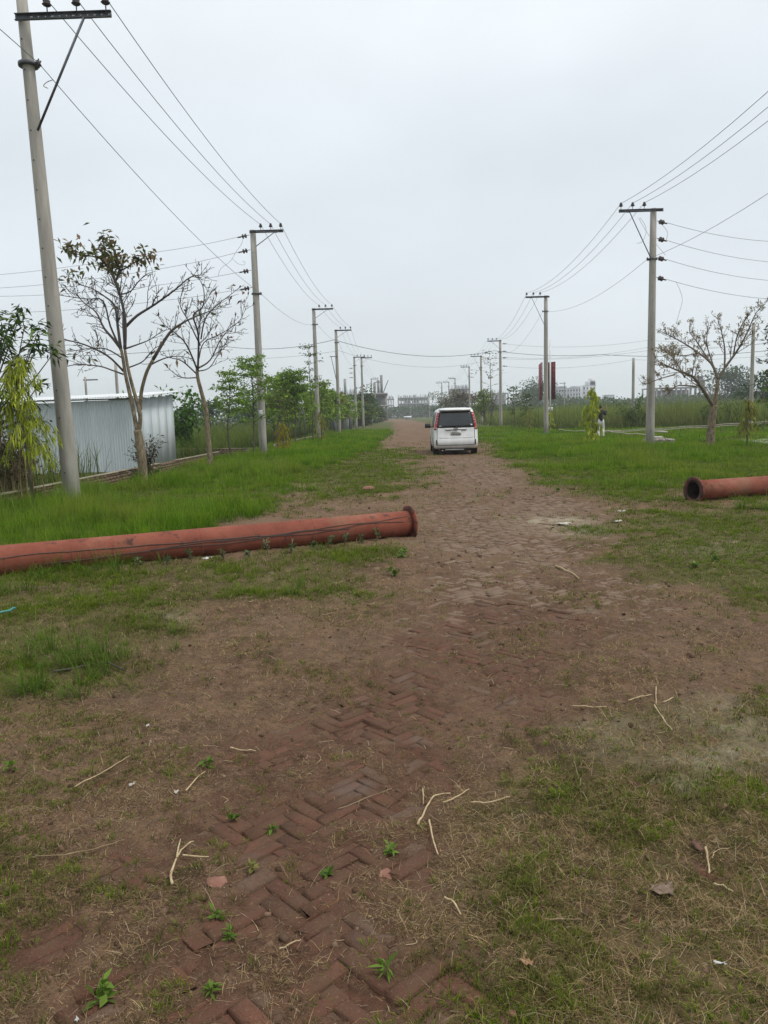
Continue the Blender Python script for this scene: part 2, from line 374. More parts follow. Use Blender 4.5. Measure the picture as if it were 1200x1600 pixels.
c = mixc(rng_(nse(240, 2), .58, .66, 0, .6), c, (0.035, 0.023, 0.016))
c = mixc(mth('MULTIPLY', sx.outputs[2], rng_(nse(5), .3, .6, .35, .95)), c, mixc(rng_(nse(20, 4), .35, .65), (0.055, 0.025, 0.017), (0.125, 0.060, 0.038)))
c = mixc(sx.outputs[0], c, mixc(rng_(nse(30, 4), .3, .7), (0.27, 0.23, 0.16), (0.42, 0.37, 0.27)))
c = mixc(mth('MULTIPLY', sx.outputs[1], 0.9), c, mixc(rng_(nse(1.1), .35, .65), (0.050, 0.055, 0.014), (0.075, 0.10, 0.02)))
L(c, b.inputs['Base Color'])
bp = N(nt, 'ShaderNodeBump'); bp.inputs['Strength'].default_value = .9; bp.inputs['Distance'].default_value = .018
L(mth('ADD', nse(70, 4, .7), mth('MULTIPLY', nse(260, 2), .35)), bp.inputs['Height']); L(bp.outputs[0], b.inputs['Normal'])
ground = link('ground', mesh_np('ground', V, F, mg, True, gcol)); tag(ground, kind='structure')
del V, F

# ------------------------------------------------------------------ herringbone brick road
mb_, nt, o = newmat('road_brick'); L = nt.links.new
b = N(nt, 'ShaderNodeBsdfPrincipled'); b.inputs['Roughness'].default_value = 0.92; b.inputs['Specular IOR Level'].default_value = 0.2
L(b.outputs[0], o.inputs[0]); g_ = N(nt, 'ShaderNodeNewGeometry'); oi = N(nt, 'ShaderNodeObjectInfo')
at = N(nt, 'ShaderNodeAttribute', attribute_name='col')
sr = N(nt, 'ShaderNodeSeparateColor'); L(at.outputs['Color'], sr.inputs[0])
rnd = mth('FRACT', mth('ADD', oi.outputs['Random'], sr.outputs[0]), 0.0)
c = mixc(rng_(rnd, 0, 1), (0.075, 0.033, 0.022), (0.150, 0.063, 0.040))
c = mixc(mth('GREATER_THAN', rnd, 0.86), c, (0.125, 0.082, 0.06))
sb = N(nt, 'ShaderNodeSeparateColor'); L(at.outputs['Color'], sb.inputs[0])
c = mixc(rng_(nse(9, 6, .7), .36, .58, .1, .92), c, (0.092, 0.052, 0.031))
c = mixc(mth('MULTIPLY', sb.outputs[1], rng_(nse(6, 5), .3, .6, .35, 1.)), c, (0.215, 0.158, 0.112))
c = mixc(rng_(nse(70, 3), .5, .75, 0, .55), c, (0.06, 0.035, 0.026))
c = mixc(rng_(nse(2.2, 3), .58, .7, 0, .5), c, (0.12, 0.095, 0.078))
c = mixc(rng_(nse(130, 2), .60, .72, 0, .6), c, (0.18, 0.125, 0.085))
L(c, b.inputs['Base Color'])
bp = N(nt, 'ShaderNodeBump'); bp.inputs['Strength'].default_value = .8; bp.inputs['Distance'].default_value = .006
L(mth('ADD', nse(45, 4, .7), mth('MULTIPLY', nse(180, 2), .4)), bp.inputs['Height']); L(bp.outputs[0], b.inputs['Normal'])

BL, BW, BT, PIT = 0.193, 0.0605, 0.08, 0.0652
def brick_geo(r):
    l, w = BL / 2, BW / 2; e = 0.0065
    bot = np.array([[-l, -w, -BT], [l, -w, -BT], [l, w, -BT], [-l, w, -BT]])
    mid = np.array([[-l, -w, -e], [l, -w, -e], [l, w, -e], [-l, w, -e]]) + r.normal(0, .0034, (4, 3)) * (1, 1, .8)
    top = np.array([[-l + e, -w + e, 0], [l - e, -w + e, 0], [l - e, w - e, 0], [-l + e, w - e, 0]]) + r.normal(0, .0045, (4, 3)) * (1, 1, .7)
    Vb = np.vstack([bot, mid, top])
    q = np.arange(4); q2 = (q + 1) % 4
    Fb = np.vstack([np.stack([q, q2, q2 + 4, q + 4], -1), np.stack([q + 4, q2 + 4, q2 + 8, q + 8], -1), [[8, 9, 10, 11]]])
    return Vb, Fb
br = np.random.default_rng(3)
BV = [brick_geo(br) for _ in range(14)]
BM = [mesh_np('brick', v, f, mb_, False, np.full((len(v), 3), 0.0)) for v, f in BV]
road = bpy.data.objects.new('brick_road', None); C.objects.link(road); tag(road, kind='structure')
cand = []
s2 = math.sqrt(.5)
for ix in range(-70, 490):
    for iy in range(-70, 490):
        d = (ix - iy) % 6
        if d == 0: cx, cy, a = (ix + 1.5) * PIT, (iy + .5) * PIT, 0.0
        elif d == 5: cx, cy, a = (ix + .5) * PIT, (iy + 1.5) * PIT, math.pi / 2
        else: continue
        X, Y = (cx - cy) * s2, (cx + cy) * s2
        if Y < 1.25 or Y > 27 or X < -1.9 + .02 * Y or X > 3.7: continue
        if abs(X - .4) > Y * .62 + 1: continue
        cand.append((X + .26, Y, a + math.pi / 4))
cand = np.array(cand)
cz = und(cand[:, 0], cand[:, 1]); ce = expo(cand[:, 0], cand[:, 1])
lit = height(cand[:, 0], cand[:, 1]) < cz + .004
score = cand[:, 1] - 2.2 * ce + np.where(lit, 0, 4) + 3 * (np.abs(cand[:, 0] - .2) > .5 * cand[:, 1] + .2)
order = np.argsort(score)
rv_, rf_, rc_ = [], [], []; nb = 0
for k, q in enumerate(order):
    X, Y, a = cand[q]; a += br.normal(0, .018); far = float(sstep(5, 9, Y)); z = cz[q] + br.normal(0, .0034 + .0018 * far) - .008 * (br.random() < .06)
    tx, ty = br.normal(0, .013 + .018 * far, 2); vi = br.integers(14)
    slx = float(und(X + .05, Y) - und(X - .05, Y)) / .1; sly = float(und(X, Y + .05) - und(X, Y - .05)) / .1
    M = Matrix.Translation((X, Y, z)) @ Matrix.Rotation(math.atan(sly) + tx, 4, 'X') @ Matrix.Rotation(-math.atan(slx) + ty, 4, 'Y') @ Matrix.Rotation(a, 4, 'Z')
    if k < 300:
        ob = link('brick', BM[vi], road); ob.matrix_local = M
    else:
        v, f = BV[vi]; A = np.array(M)
        rv_.append(v @ A[:3, :3].T + A[:3, 3]); rf_.append(f + nb); nb += len(v); rc_.append(np.tile((br.random(), float(sstep(2.8, 7.5, Y)) * .8, 0), (len(v), 1)))
tag(link('brick_paving', mesh_np('brick_paving', np.concatenate(rv_), np.concatenate(rf_), mb_, False, np.concatenate(rc_)), road), kind='stuff')

# ------------------------------------------------------------------ grass
def gz(x, y): return height(np.asarray(x, float), np.asarray(y, float))
def blades(P, h, w, az, lean, nseg, c0, c1, curl=0.6):
    """P (n,3) roots; strips that bend over in direction az"""
    n = len(P); ks = np.linspace(0, 1, nseg + 1)
    V = np.zeros((n, 2 * nseg + 1, 3)); col = np.zeros((n, 2 * nseg + 1, 3))
    dx, dy = np.cos(az), np.sin(az); wx, wy = -dy, dx
    px = np.zeros(n); pz = np.zeros(n); prev = 0
    for k, t in enumerate(ks):
        if k:
            th = lean * (1 - curl + curl * 2 * (t + prev) / 2); st = h * (t - prev)
            px = px + np.sin(th) * st; pz = pz + np.cos(th) * st
        prev = t
        ww = w * (1 - t ** 2 * .85) * .5
        base = P + np.stack([dx * px, dy * px, pz], -1)
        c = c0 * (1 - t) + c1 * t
        if k < nseg:
            V[:, 2 * k] = base + np.stack([wx * ww, wy * ww, 0 * ww], -1); V[:, 2 * k + 1] = base - np.stack([wx * ww, wy * ww, 0 * ww], -1)
            col[:, 2 * k] = c; col[:, 2 * k + 1] = c
        else: V[:, 2 * k] = base; col[:, 2 * k] = c
    m = 2 * nseg + 1; o = (np.arange(n) * m)[:, None]
    F = []
    if nseg > 1:
        F.append(np.concatenate([o + np.array([[2 * k, 2 * k + 1, 2 * k + 3, 2 * k + 2]]) for k in range(nseg - 1)]))
    F.append(o + np.array([[2 * nseg - 2, 2 * nseg - 1, 2 * nseg]]))
    return V.reshape(-1, 3), F, col.reshape(-1, 3)
def colr(n, a, b, r, sp=.12):
    t = r.random((n, 1)); c = np.array(a) * (1 - t) + np.array(b) * t
    return np.clip(c * (1 + r.normal(0, sp, (n, 1))), .004, 1)
def wedge(n, y0, y1, r, k=.62, m=.7):
    y = np.exp(r.uniform(math.log(y0), math.log(y1), n)); x = r.uniform(-1, 1, n) * (k * y + m); return x, y
def pipe_free(x, y):
    d = (x - PIPE_A[0]) * PIPE_DIR[0] + (y - PIPE_A[1]) * PIPE_DIR[1]; p = np.abs(-(x - PIPE_A[0]) * PIPE_DIR[1] + (y - PIPE_A[1]) * PIPE_DIR[0])
    a = (d > -.1) & (p < .15)
    d2 = (x - 4.95) * .937 + (y - 12.75) * .35; p2 = np.abs(-(x - 4.95) * .35 + (y - 12.75) * .937)
    return ~(a | ((d2 > -.1) & (p2 < .15)))
r = np.random.default_rng(21)
def tufts(x, y, k, spread, h, w, c0, c1, nseg, lean_in, lean_out, r, curl=.6, sink=.015, hv=.3):
    """clumps: k blades round each centre, leaning outwards; one colour family per clump"""
    n = len(x); a = r.uniform(0, 6.3, (n, k)); q = np.sqrt(r.random((n, k))); sp = np.broadcast_to(spread, (n,))[:, None]
    X = (x[:, None] + np.cos(a) * q * sp).ravel(); Y = (y[:, None] + np.sin(a) * q * sp).ravel()
    H = (np.broadcast_to(h, (n,))[:, None] * (1 - .35 * q) * r.uniform(1 - hv, 1 + hv, (n, k))).ravel(); W = (np.broadcast_to(w, (n,))[:, None] * r.uniform(.7, 1.3, (n, k))).ravel()
    lean = (lean_in + (lean_out - lean_in) * q * r.uniform(.6, 1.3, (n, k))).ravel(); az = (a + r.normal(0, .5, (n, k))).ravel()
    C0 = np.repeat(c0, k, 0) * r.uniform(.85, 1.15, (n * k, 1)); C1 = np.repeat(c1, k, 0) * r.uniform(.75, 1.25, (n * k, 1))
    return blades(np.stack([X, Y, gz(X, Y) - sink], -1), H, W, az, lean, nseg, C0, C1, curl)
def pick(n, y0, y1, dens_fn, k=.64, m=1.0):
    x, y = wedge(n, y0, y1, r, k, m); d = dens_fn(x, y); g = (r.random(n) < d) & pipe_free(x, y) & (x > -7.05); return x[g], y[g], d[g]
def merge(*parts_):
    V, F, Cc, k = [], {}, [], 0
    for v, f, c_ in parts_:
        V.append(v); Cc.append(c_)
        for q in f: F.setdefault(q.shape[1], []).append(q + k)
        k += len(v)
    return np.concatenate(V), [np.concatenate(q) for q in F.values()], np.concatenate(Cc)
def vdens(x, y):
    lv, rv, lp, rp, up, fr = covers(x, y)
    return np.maximum(lv * (.22 + .88 * sstep(.3, .52, fbm(x * .9, y * .9, 51, 3))), rv * (.30 + .75 * sstep(.36, .58, fbm(x * .8, y * .8, 54, 3))) * (.55 + .45 * sstep(15, 24, y + (x - 6) * .6)))
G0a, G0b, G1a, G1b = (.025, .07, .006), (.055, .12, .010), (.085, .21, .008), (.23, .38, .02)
def vcol(x, y, r):
    n = len(x); c0 = colr(n, G0a, G0b, r); c1 = colr(n, G1a, G1b, r, .2); yl = np.clip(sstep(.50, .70, fbm(x * .7, y * .7, 61, 3)) + .22 * (x > 0) * sstep(.3, .6, fbm(x * 1.9, y * 1.9, 63, 2)) + .25 * (r.random(n) < .12), 0, 1)[:, None]
    return c0, c1 * (1 - yl * .5) + np.array([.34, .36, .055]) * yl * .5
x, y, d = pick(52000, 7.5, 26, vdens); n = len(x); hv_ = fbm(x * .6, y * .6, 57, 3)
rs_ = np.where(x > 0, .5 + .5 * sstep(18, 26, y + (x - 6) * .5), 1.0); hb = (.09 + .40 * sstep(.25, .75, hv_)) * (.5 + .5 * d) * rs_ * r.uniform(.7, 1.25, n)
c0, c1 = vcol(x, y, r)
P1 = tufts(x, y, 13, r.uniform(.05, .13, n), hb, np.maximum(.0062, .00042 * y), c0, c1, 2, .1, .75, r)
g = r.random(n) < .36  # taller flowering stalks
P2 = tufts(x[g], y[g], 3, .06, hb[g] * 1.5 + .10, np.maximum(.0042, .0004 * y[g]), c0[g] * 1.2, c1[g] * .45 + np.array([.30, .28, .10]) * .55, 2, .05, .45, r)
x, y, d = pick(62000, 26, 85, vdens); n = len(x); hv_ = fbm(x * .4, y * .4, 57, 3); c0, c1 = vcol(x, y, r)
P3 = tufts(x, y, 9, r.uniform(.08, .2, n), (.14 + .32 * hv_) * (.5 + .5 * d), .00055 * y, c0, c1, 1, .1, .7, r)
V, F, cc = merge(P1, P2, P3)
tag(link('verge_grass', mesh_np('verge_grass', V, F, M_GRASS, False, cc)), 'lush bright green grass growing along both verges of the road', 'grass', kind='stuff')
# short turf and tufts nearer the camera
def tdens(x, y):
    lv, rv, lp, rp, up, fr = covers(x, y); f1 = fbm(x * 2.1, y * 2.1, 52, 3); f2 = fbm(x * .7, y * .7, 53, 3); t = sstep(.5, .66, f1)
    return np.maximum.reduce([1.5 * lp * (.35 + t), 1.5 * rp * (.35 + t), .9 * up * (.3 + t), .46 * fr * (.22 + 1.5 * sstep(.50, .68, f1)), .20 * (sstep(.3, -.3, x) + sstep(1.9, 2.6, x)) * sstep(3.6, 4.6, y) * sstep(11, 8, y) * (.12 + t),
        .16 * sstep(.54, .68, f1) * sstep(.38, .58, f2) + .022, .34 * sstep(-.3, -1.7, x) * sstep(7.5, 3.2, y) * sstep(.48, .66, f1), .5 * lv, .5 * rv,
        .9 * sstep(2.3, 4.2, x - .02 * y) * sstep(5.5, 12, y) * (.2 + t), .5 * sstep(-.2, -1.6, x - .01 * y) * sstep(11, 14, y) * (.2 + t)]) * sstep(1.3, .6, expo(x, y) + .25)
x, y, d = pick(170000, 1.3, 46, tdens, .62, .5); n = len(x); lv, rv, lp, rp, up, fr = covers(x, y)
hb = r.uniform(.018, .055, n) * (1 + 1.3 * sstep(6, 14, y)) * (1 + .8 * up)
c0 = colr(n, (.025, .045, .006), (.055, .08, .012), r); c1 = colr(n, (.11, .195, .01), (.26, .35, .028), r)
fg = sstep(.46, .62, fbm(x * 5, y * 5, 58, 3)); dry = (r.random(n) < np.where(y < 6, .72 - .62 * fg, .16))[:, None]; c1 = np.where(dry, colr(n, (.12, .11, .034), (.25, .22, .085), r), c1)
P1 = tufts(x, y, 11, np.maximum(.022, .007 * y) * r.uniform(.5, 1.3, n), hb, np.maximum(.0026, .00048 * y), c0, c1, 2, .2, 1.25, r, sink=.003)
# tall arching tufts
x, y = wedge(5200, 3.5, 15, r, .7, .6); cl = clump(x, y); g = (r.random(len(x)) < .9 * cl ** 1.3) & pipe_free(x, y); x, y, cl = x[g], y[g], cl[g]; n = len(x)
c0 = colr(n, (.04, .08, .012), (.06, .10, .018), r); c1 = colr(n, (.09, .19, .02), (.19, .28, .045), r)
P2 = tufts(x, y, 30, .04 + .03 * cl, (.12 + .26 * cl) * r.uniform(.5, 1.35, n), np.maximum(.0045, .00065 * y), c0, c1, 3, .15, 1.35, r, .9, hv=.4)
g = r.random(n) < .25; P3 = tufts(x[g], y[g], 3, .08, (.12 + .22 * cl[g]), .0035, colr(g.sum(), (.18, .15, .08), (.26, .21, .12), r), colr(g.sum(), (.26, .22, .12), (.36, .3, .18), r), 2, .5, 1.5, r, .8)
V, F, cc = merge(P1, P2, P3)
tag(link('short_grass', mesh_np('short_grass', V, F, M_GRASS, False, cc)), 'sparse short green turf and tufts scattered over the brown earth', 'grass', kind='stuff')
# dead grass lying on the earth
def straw(n, y0, y1, lmean, wmin, dmul, pale_p, seed):
    r = np.random.default_rng(seed); x, y = wedge(n, y0, y1, r, .60, .4); f1 = fbm(x * 1.6, y * 1.6, 71, 3); f3 = fbm(x * 6, y * 6, 72, 2)
    lv, rv, lp, rp, up, fr = covers(x, y)
    dens = np.clip(.30 + .5 * fr + .3 * up + .5 * sstep(.42, .62, f1) - .72 * expo(x, y), .06, 1) * (.25 + .9 * sstep(.36, .6, f3)) * dmul
    k = (r.random(n) < dens * (1 - .8 * lv)) & pipe_free(x, y); x, y, fr = x[k], y[k], fr[k]; n = len(x)
    h = r.gamma(2.6, lmean / 2.6, n) * (1 + .4 * fr); w = np.maximum(wmin, .00046 * y) * r.uniform(.7, 1.4, n)
    c1 = colr(n, (.07, .045, .021), (.34, .245, .13), r, .35); c0 = c1 * .9; pale = (r.random(n) < pale_p)[:, None]
    c1 = np.where(pale, np.array([.40, .33, .22]), c1); c0 = np.where(pale, np.array([.36, .30, .2]), c0)
    return blades(np.stack([x, y, gz(x, y) + r.uniform(-.001, .006, n)], -1), h, w, r.uniform(0, 6.3, n), np.clip(r.normal(1.34, .2, n), .5, 1.62), 2 if lmean > .03 else 1, c0, c1, .3)
V, F, cc = merge(straw(150000, 1.25, 16, .034, .0012, 1, .08, 22), straw(640000, 1.25, 18, .019, .0014, 1.2, .05, 23))
tag(link('dead_grass', mesh_np('dead_grass', V, F, M_STRAW, False, cc)), 'dead straw coloured grass lying flat over the brown earth', 'dead grass', kind='stuff')
# tall reeds of the fields behind the verges
def field(name, label, n, xr, yr, hr, gfn, cols, wmul=1.0, seed=1):
    r = np.random.default_rng(seed)
    y = np.exp(r.uniform(math.log(yr[0]), math.log(yr[1]), n)); x = xr(y, r)
    k = r.random(n) < gfn(x, y); x, y = x[k], y[k]; n = len(x)
    hn = fbm(x * .12, y * .12, seed, 3)
    h = r.uniform(*hr, n) * (.35 + 1.25 * hn)
    w = np.maximum(.02, .0007 * y) * wmul * r.uniform(.7, 1.4, n)
    c0 = colr(n, cols[0], cols[1], r); c1 = colr(n, cols[2], cols[3], r)
    br_ = sstep(.5, .62, fbm(x * .2, y * .2, seed + 5, 3))[:, None] * .5; c1 = c1 * (1 - br_) + np.array([.15, .15, .06]) * br_
    V, F, cc = blades(np.stack([x, y, gz(x, y)], -1), h, w, r.uniform(0, 6.3, n), r.gamma(2.2, .24, n), 2, c0, c1)
    tag(link(name, mesh_np(name, V, F, M_GRASS, False, cc)), label, 'tall grass', kind='stuff')
field('reed_field', 'tall green reeds filling the open field beyond the right verge', 60000, lambda y, r: r.uniform(0, 1, len(y)) * (y * .55) + 9 + np.maximum(0, 4 - .02 * y), (50, 260), (1.2, 2.5),
      lambda x, y: sstep(0, 8, (x - 10) * .9 + (y - 62)) * sstep(10.0, 14.5, x - .01 * y), ((.055, .08, .02), (.085, .10, .03), (.15, .21, .04), (.27, .32, .08)), seed=81)
field('weed_field', 'tall green weeds filling the plot behind the low brick wall and shed', 42000, lambda y, r: -7.6 - r.uniform(0, 1, len(y)) ** 1.3 * (y * .6), (11, 130), (.8, 1.5),
      lambda x, y: (1 - ((x > -14.8) & (x < -7.6) & (y > 20.5) & (y < 30.1))) * (.3 + .7 * sstep(28, 34, y)), ((.04, .065, .014), (.06, .085, .02), (.11, .17, .03), (.19, .235, .055)), seed=82)

# ------------------------------------------------------------------ shed and walls
M_TIN = simple('galvanised_tin', (0.47, 0.53, 0.56), (0.62, 0.67, 0.69), 0.55, metal=0.05, scale=2.0, stretch=(1, 1, .15), bump=.05, lo=.3, hi=.7)
M_TINR = simple('roof_tin', (0.55, 0.58, 0.59), (0.72, 0.74, 0.74), 0.45, metal=0.2, scale=2)
M_WBRICK = simple('wall_brick', (0.10, 0.055, 0.04), (0.24, 0.15, 0.105), 0.95, scale=14, bump=.5, bscale=60)
def corr(mb, p0, u, v, Lu, Lv, amp=.017, pitch=.085, thick_dir=None):
    """corrugated sheet: ribs run along v"""
    u = np.array(u, float); v = np.array(v, float); nrm = np.cross(u, v)
    k = max(8, int(Lu / pitch * 6)); t = np.linspace(0, Lu, k + 1); off = amp * np.sin(t / pitch * 2 * math.pi)
    V = []
    for s in (0, Lv): V.append(np.array(p0) + t[:, None] * u + s * v + off[:, None] * nrm)
    V = np.concatenate(V); i = np.arange(k)
    mb.add(V, np.stack([i, i + 1, i + k + 2, i + k + 1], -1))
def shed():
    t = empty('tin_shed', (-8.25, 24.75, 0), 0, 'low grey corrugated tin shed with a thin flat roof behind the brick wall', 'shed')
    D, W = 4.5, 6.4
    for k in range(8):
        m = MB(); corr(m, (-.8 * (k + 1), 0.004 * (k % 2), -.1), (1, 0, 0), (0, 0, 1), .83, 2.42 - .02 * k); m.build('wall_sheet', M_TIN, t, True)
    for k in range(5):
        m = MB(); m.box((-.012, .45 + .9 * k, 1.13 + .025 * k), (.012 + .004 * (k % 2), .905, 2.42 + .05 * k)); m.build('side_sheet', M_TIN, t)
    m = MB(); corr(m, (-W, D, -.1), (1, 0, 0), (0, 0, 1), W - .05, 2.42); corr(m, (-W, 0.05, -.1), (0, 1, 0), (0, 0, 1), D - .1, 2.4); m.build('rear_sheet', M_TIN, t)
    for k in range(8):
        m = MB(); a = -.8 * (k + 1) + .15
        corr(m, (a, -.32, 2.39 - .015 * k + .003 * (k % 2)), (1, 0, .02), (0, 1, .062), .83, D + .6, .012)
        m.build('roof_sheet', M_TINR, t, True)
    m = MB(); m.bar((.16, -.3, 2.40), (.16, D + .3, 2.70), .3, .015); m.build('roof_edge', M_TINR, t)
    m = MB(); m.bar((-.0, .32, 1.9), (-.0, .34, 2.4), .02, .03); m.build('strap', M_STEEL, t)
    m = MB(); m.box((-W / 2, -.06, 2.335), (W, .05, .04)); m.build('roof_beam', M_DBARK, t)
shed()

WB = []
for q in range(4):
    m = MB(); a = .12 - .004 * q; m.box((0, 0, 0), (a * 2, .11, .068)); WB.append(m.mesh('brick', M_WBRICK))
def brickwall(name, label, a, b, courses, coping=True, limit=300, seed=5, base=0.0):
    r = np.random.default_rng(seed); a = np.array(a); b = np.array(b); Lw = np.linalg.norm(b - a); d = (b - a) / Lw; ang = math.atan2(d[1], d[0])
    t = empty(name, (a[0], a[1], base), ang, label, 'wall'); n = int(Lw / .25); cnt = 0
    rest = MB()
    for k in range(n):
        for c in range(courses):
            if c == courses - 1 and r.random() < .06: continue
            p = (.125 + .25 * k + (.125 if c % 2 else 0), r.normal(0, .004), .04 + .078 * c)
            if cnt < limit:
                ob = link('brick', WB[r.integers(4)], t); ob.location = p; ob.rotation_euler = (0, r.normal(0, .01), r.normal(0, .012))
            else: rest.box(p, (.24, .11, .068))
            cnt += 1
    if rest.n: tag(rest.build('brickwork', M_WBRICK, t), kind='stuff')
    m = MB(); m.box((Lw / 2, 0, .04 + .039 * (courses - 1) - .02), (Lw, .085, .078 * courses - .03)); m.build('mortar', M_CONC_D, t)
    if coping:
        x = 0
        while x < Lw:
            l = min(r.uniform(1.2, 3.2), Lw - x)
            if r.random() < .85:
                m = MB(); m.box((x + l / 2, 0, .078 * courses + .012), (l - .02, .14, .03)); m.build('coping', M_WALLPLASTER, t)
            x += l
    return t
brickwall('brick_wall', 'low mossy brick boundary wall along the left verge in front of the tin shed', (-7.25, 10.5), (-6.95, 30.6), 4, limit=290)
brickwall('brick_wall', 'short low brick wall turning away from the road just before the leaning pole with the white plate', (-6.3, 33.6), (-9.8, 34.9), 4, seed=6, limit=300)
brickwall('brick_wall', 'low worn brick kerb wall under the row of saplings on the left', (-6.3, 41), (-5.6, 62), 3, seed=8, limit=120)

# ------------------------------------------------------------------ poles
PINX = (.42, .88, 1.34)
def insulator_mesh(s=1.0):
    m = MB(); m.lathe([(.0, 0), (.06 * s, .0), (.085 * s, .02 * s), (.05 * s, .055 * s), (.07 * s, .075 * s), (.04 * s, .11 * s), (.05 * s, .125 * s), (.03 * s, .15 * s), (0, .155 * s)], n=12)
    return m.mesh('insulator', M_PORC, True)
INS = insulator_mesh(); m = MB(); m.lathe([(.012, -.16), (.012, .01)], n=6); PIN = m.mesh('pin', M_STEEL)
def strain_mesh():
    m = MB(); m.lathe([(.01, 0), (.012, .16), (.03, .17), (.095, .19), (.1, .205), (.04, .23), (.03, .30), (.095, .32), (.1, .335), (.04, .36), (.02, .40), (.03, .44), (.03, .55), (.012, .60)], n=10)
    return m.mesh('strain_insulator', M_PORC, True)
STR = strain_mesh()
m = MB(); m.lathe([(.0, -.04), (.05, -.04), (.03, 0), (.05, .04), (0, .04)], n=10); m.box((0, 0, 0), (.02, .02, .16)); SPOOL = m.mesh('spool_insulator', M_PORC, True)
def pole(loc, label, arm=1, height=9.4, brace_drop=.55, lean=(0, 0), L=1.42, detail=True, spool=1.05, group=None, plate=None, base_r=.175, top_r=.12, arm_z=-.1, pins=PINX, tail=0.0):
    t = empty('utility_pole', (loc[0], loc[1], float(gz(loc[0], loc[1]))), 0, label, 'utility pole', group)
    zs = np.linspace(-.4, height, 9); P = np.stack([lean[0] * zs / height, lean[1] * zs / height, zs], -1)
    m = MB(); m.tube(P, base_r + (top_r - base_r) * np.clip(zs / height, 0, 1), 20 if detail else 10); m.build('pole_shaft', M_CONC, t, True)
    if arm == 0: return t
    lx, ly = lean; az = height + arm_z
    ox = lx * az / height
    x0 = ox - arm * (top_r + tail); x1 = ox + arm * L; yf = ly - (top_r + .035)
    m = MB(); h = .10
    m.box(((x0 + x1) / 2, yf, az), (abs(x1 - x0), .008, h)); m.box(((x0 + x1) / 2, yf - .025, az + h / 2 + .003), (abs(x1 - x0), .058, .006)); m.box(((x0 + x1) / 2, yf - .025, az - h / 2 - .003), (abs(x1 - x0), .058, .006))
    ca = m.build('crossarm', M_STEEL, t)
    if detail:
        hm = MB()
        for k in range(12):
            xx = ox + arm * (.2 + k * (L - .25) / 11)
            hm.box((xx, yf - .0055, az), (.05 if k % 3 == 0 else .022, .003, .022))
        tag(hm.build('bolt_slot', M_SCRAP, ca), kind='stuff')
    for d in pins:
        i = link('insulator', INS, t, (ox + arm * d, yf - .02, az + .17)); link('pin', PIN, i, (0, 0, 0))
    m = MB(); bx = ox + arm * (L * .70)
    zb = az - brace_drop; xb = lx * zb / height + arm * (base_r + (top_r - base_r) * zb / height)
    m.bar((bx, yf - .03, az - .06), (xb, yf - .03, zb), .02, .055, up=(0, 1, 0)); m.bar((bx + arm * .13, yf - .03, az - .062), (bx, yf - .03, az - .06), .02, .03, up=(0, 1, 0)); m.build('brace', M_STEEL, t)
    if spool:
        zz = az - spool; link('spool_insulator', SPOOL, t, (lx * zz / height + arm * (base_r + .05), ly - .05, zz))
        m = MB(); m.lathe([(base_r + .012, zz - .03), (base_r + .012, zz + .03)], n=14, off=(lx * zz / height, 0, 0)); m.build('clamp_band', M_STEEL, t)
    if detail:
        m = MB()
        for k in range(16):
            zz = .6 + k * (height - 1) / 16; rr = base_r + (top_r - base_r) * zz / height
            m.lathe([(.014, -.004), (.014, .004)], axes((0, -1, .0)), 8, off=(lx * zz / height - .03, ly * zz / height - rr - .001, zz))
        tag(m.build('bolt_hole', M_PORC, t), kind='stuff')
    if plate:
        rr = base_r; m = MB(); m.box((lx * plate / height, -rr - .012 + ly * plate / height, plate), (.17, .012, .32)); m.build('number_plate', M_SIGNW, t)
    return t
def wirept(p, k, arm=1, height=9.4, lean=(0, 0), arm_z=-.1, pins=PINX, top_r=.12, spool=1.05, base_r=.175):
    az = height + arm_z; gz0 = float(gz(p[0], p[1]))
    if k < 3: return np.array([p[0] + lean[0] * az / height + arm * pins[k], p[1] + lean[1] - top_r - .055, gz0 + az + .17 + .115])
    zz = az - spool; return np.array([p[0] + lean[0] * zz / height + arm * (base_r + .05), p[1] + lean[1] - .05, gz0 + zz])
L1K = dict(base_r=.165, top_r=.095, lean=(-.22, 0), brace_drop=1.95, L=1.65, pins=(.5, 1.03, 1.56), spool=.75, arm_z=-.58)
LEFT = [((-6.29, 14.9), L1K, 'tall grey concrete utility pole nearest the camera, at the left edge of the photo', dict()),
        ((-5.62, 33.4), dict(lean=(.0, 0), brace_drop=.6, L=1.3, pins=(.36, .78, 1.2), spool=2.5), 'leaning concrete utility pole with a white plate, behind the low brick wall and bare trees', dict(plate=1.75)),
        ((-5.45, 57.0), dict(brace_drop=.62), 'concrete utility pole beside the small white board on posts', dict()),
        ((-4.85, 71.0), dict(brace_drop=.62), 'concrete utility pole carrying the thick black cable over the road, left row', dict()),
        ((-4.75, 103.0), dict(brace_drop=.6), 'distant left row pole with its crossarm beside a twin pole, left of the twin', dict(detail=False)),
        ((-3.85, 104.5), dict(brace_drop=.6), 'distant left row pole with its crossarm beside a twin pole, right of the twin', dict(detail=False)),
        ((-4.1, 163.5), dict(brace_drop=.6), 'small far utility pole by the leafy end of the left tree row, nearer of two', dict(detail=False)),
        ((-3.7, 180.0), dict(brace_drop=.6), 'small far utility pole by the leafy end of the left tree row, farther of two', dict(detail=False))]
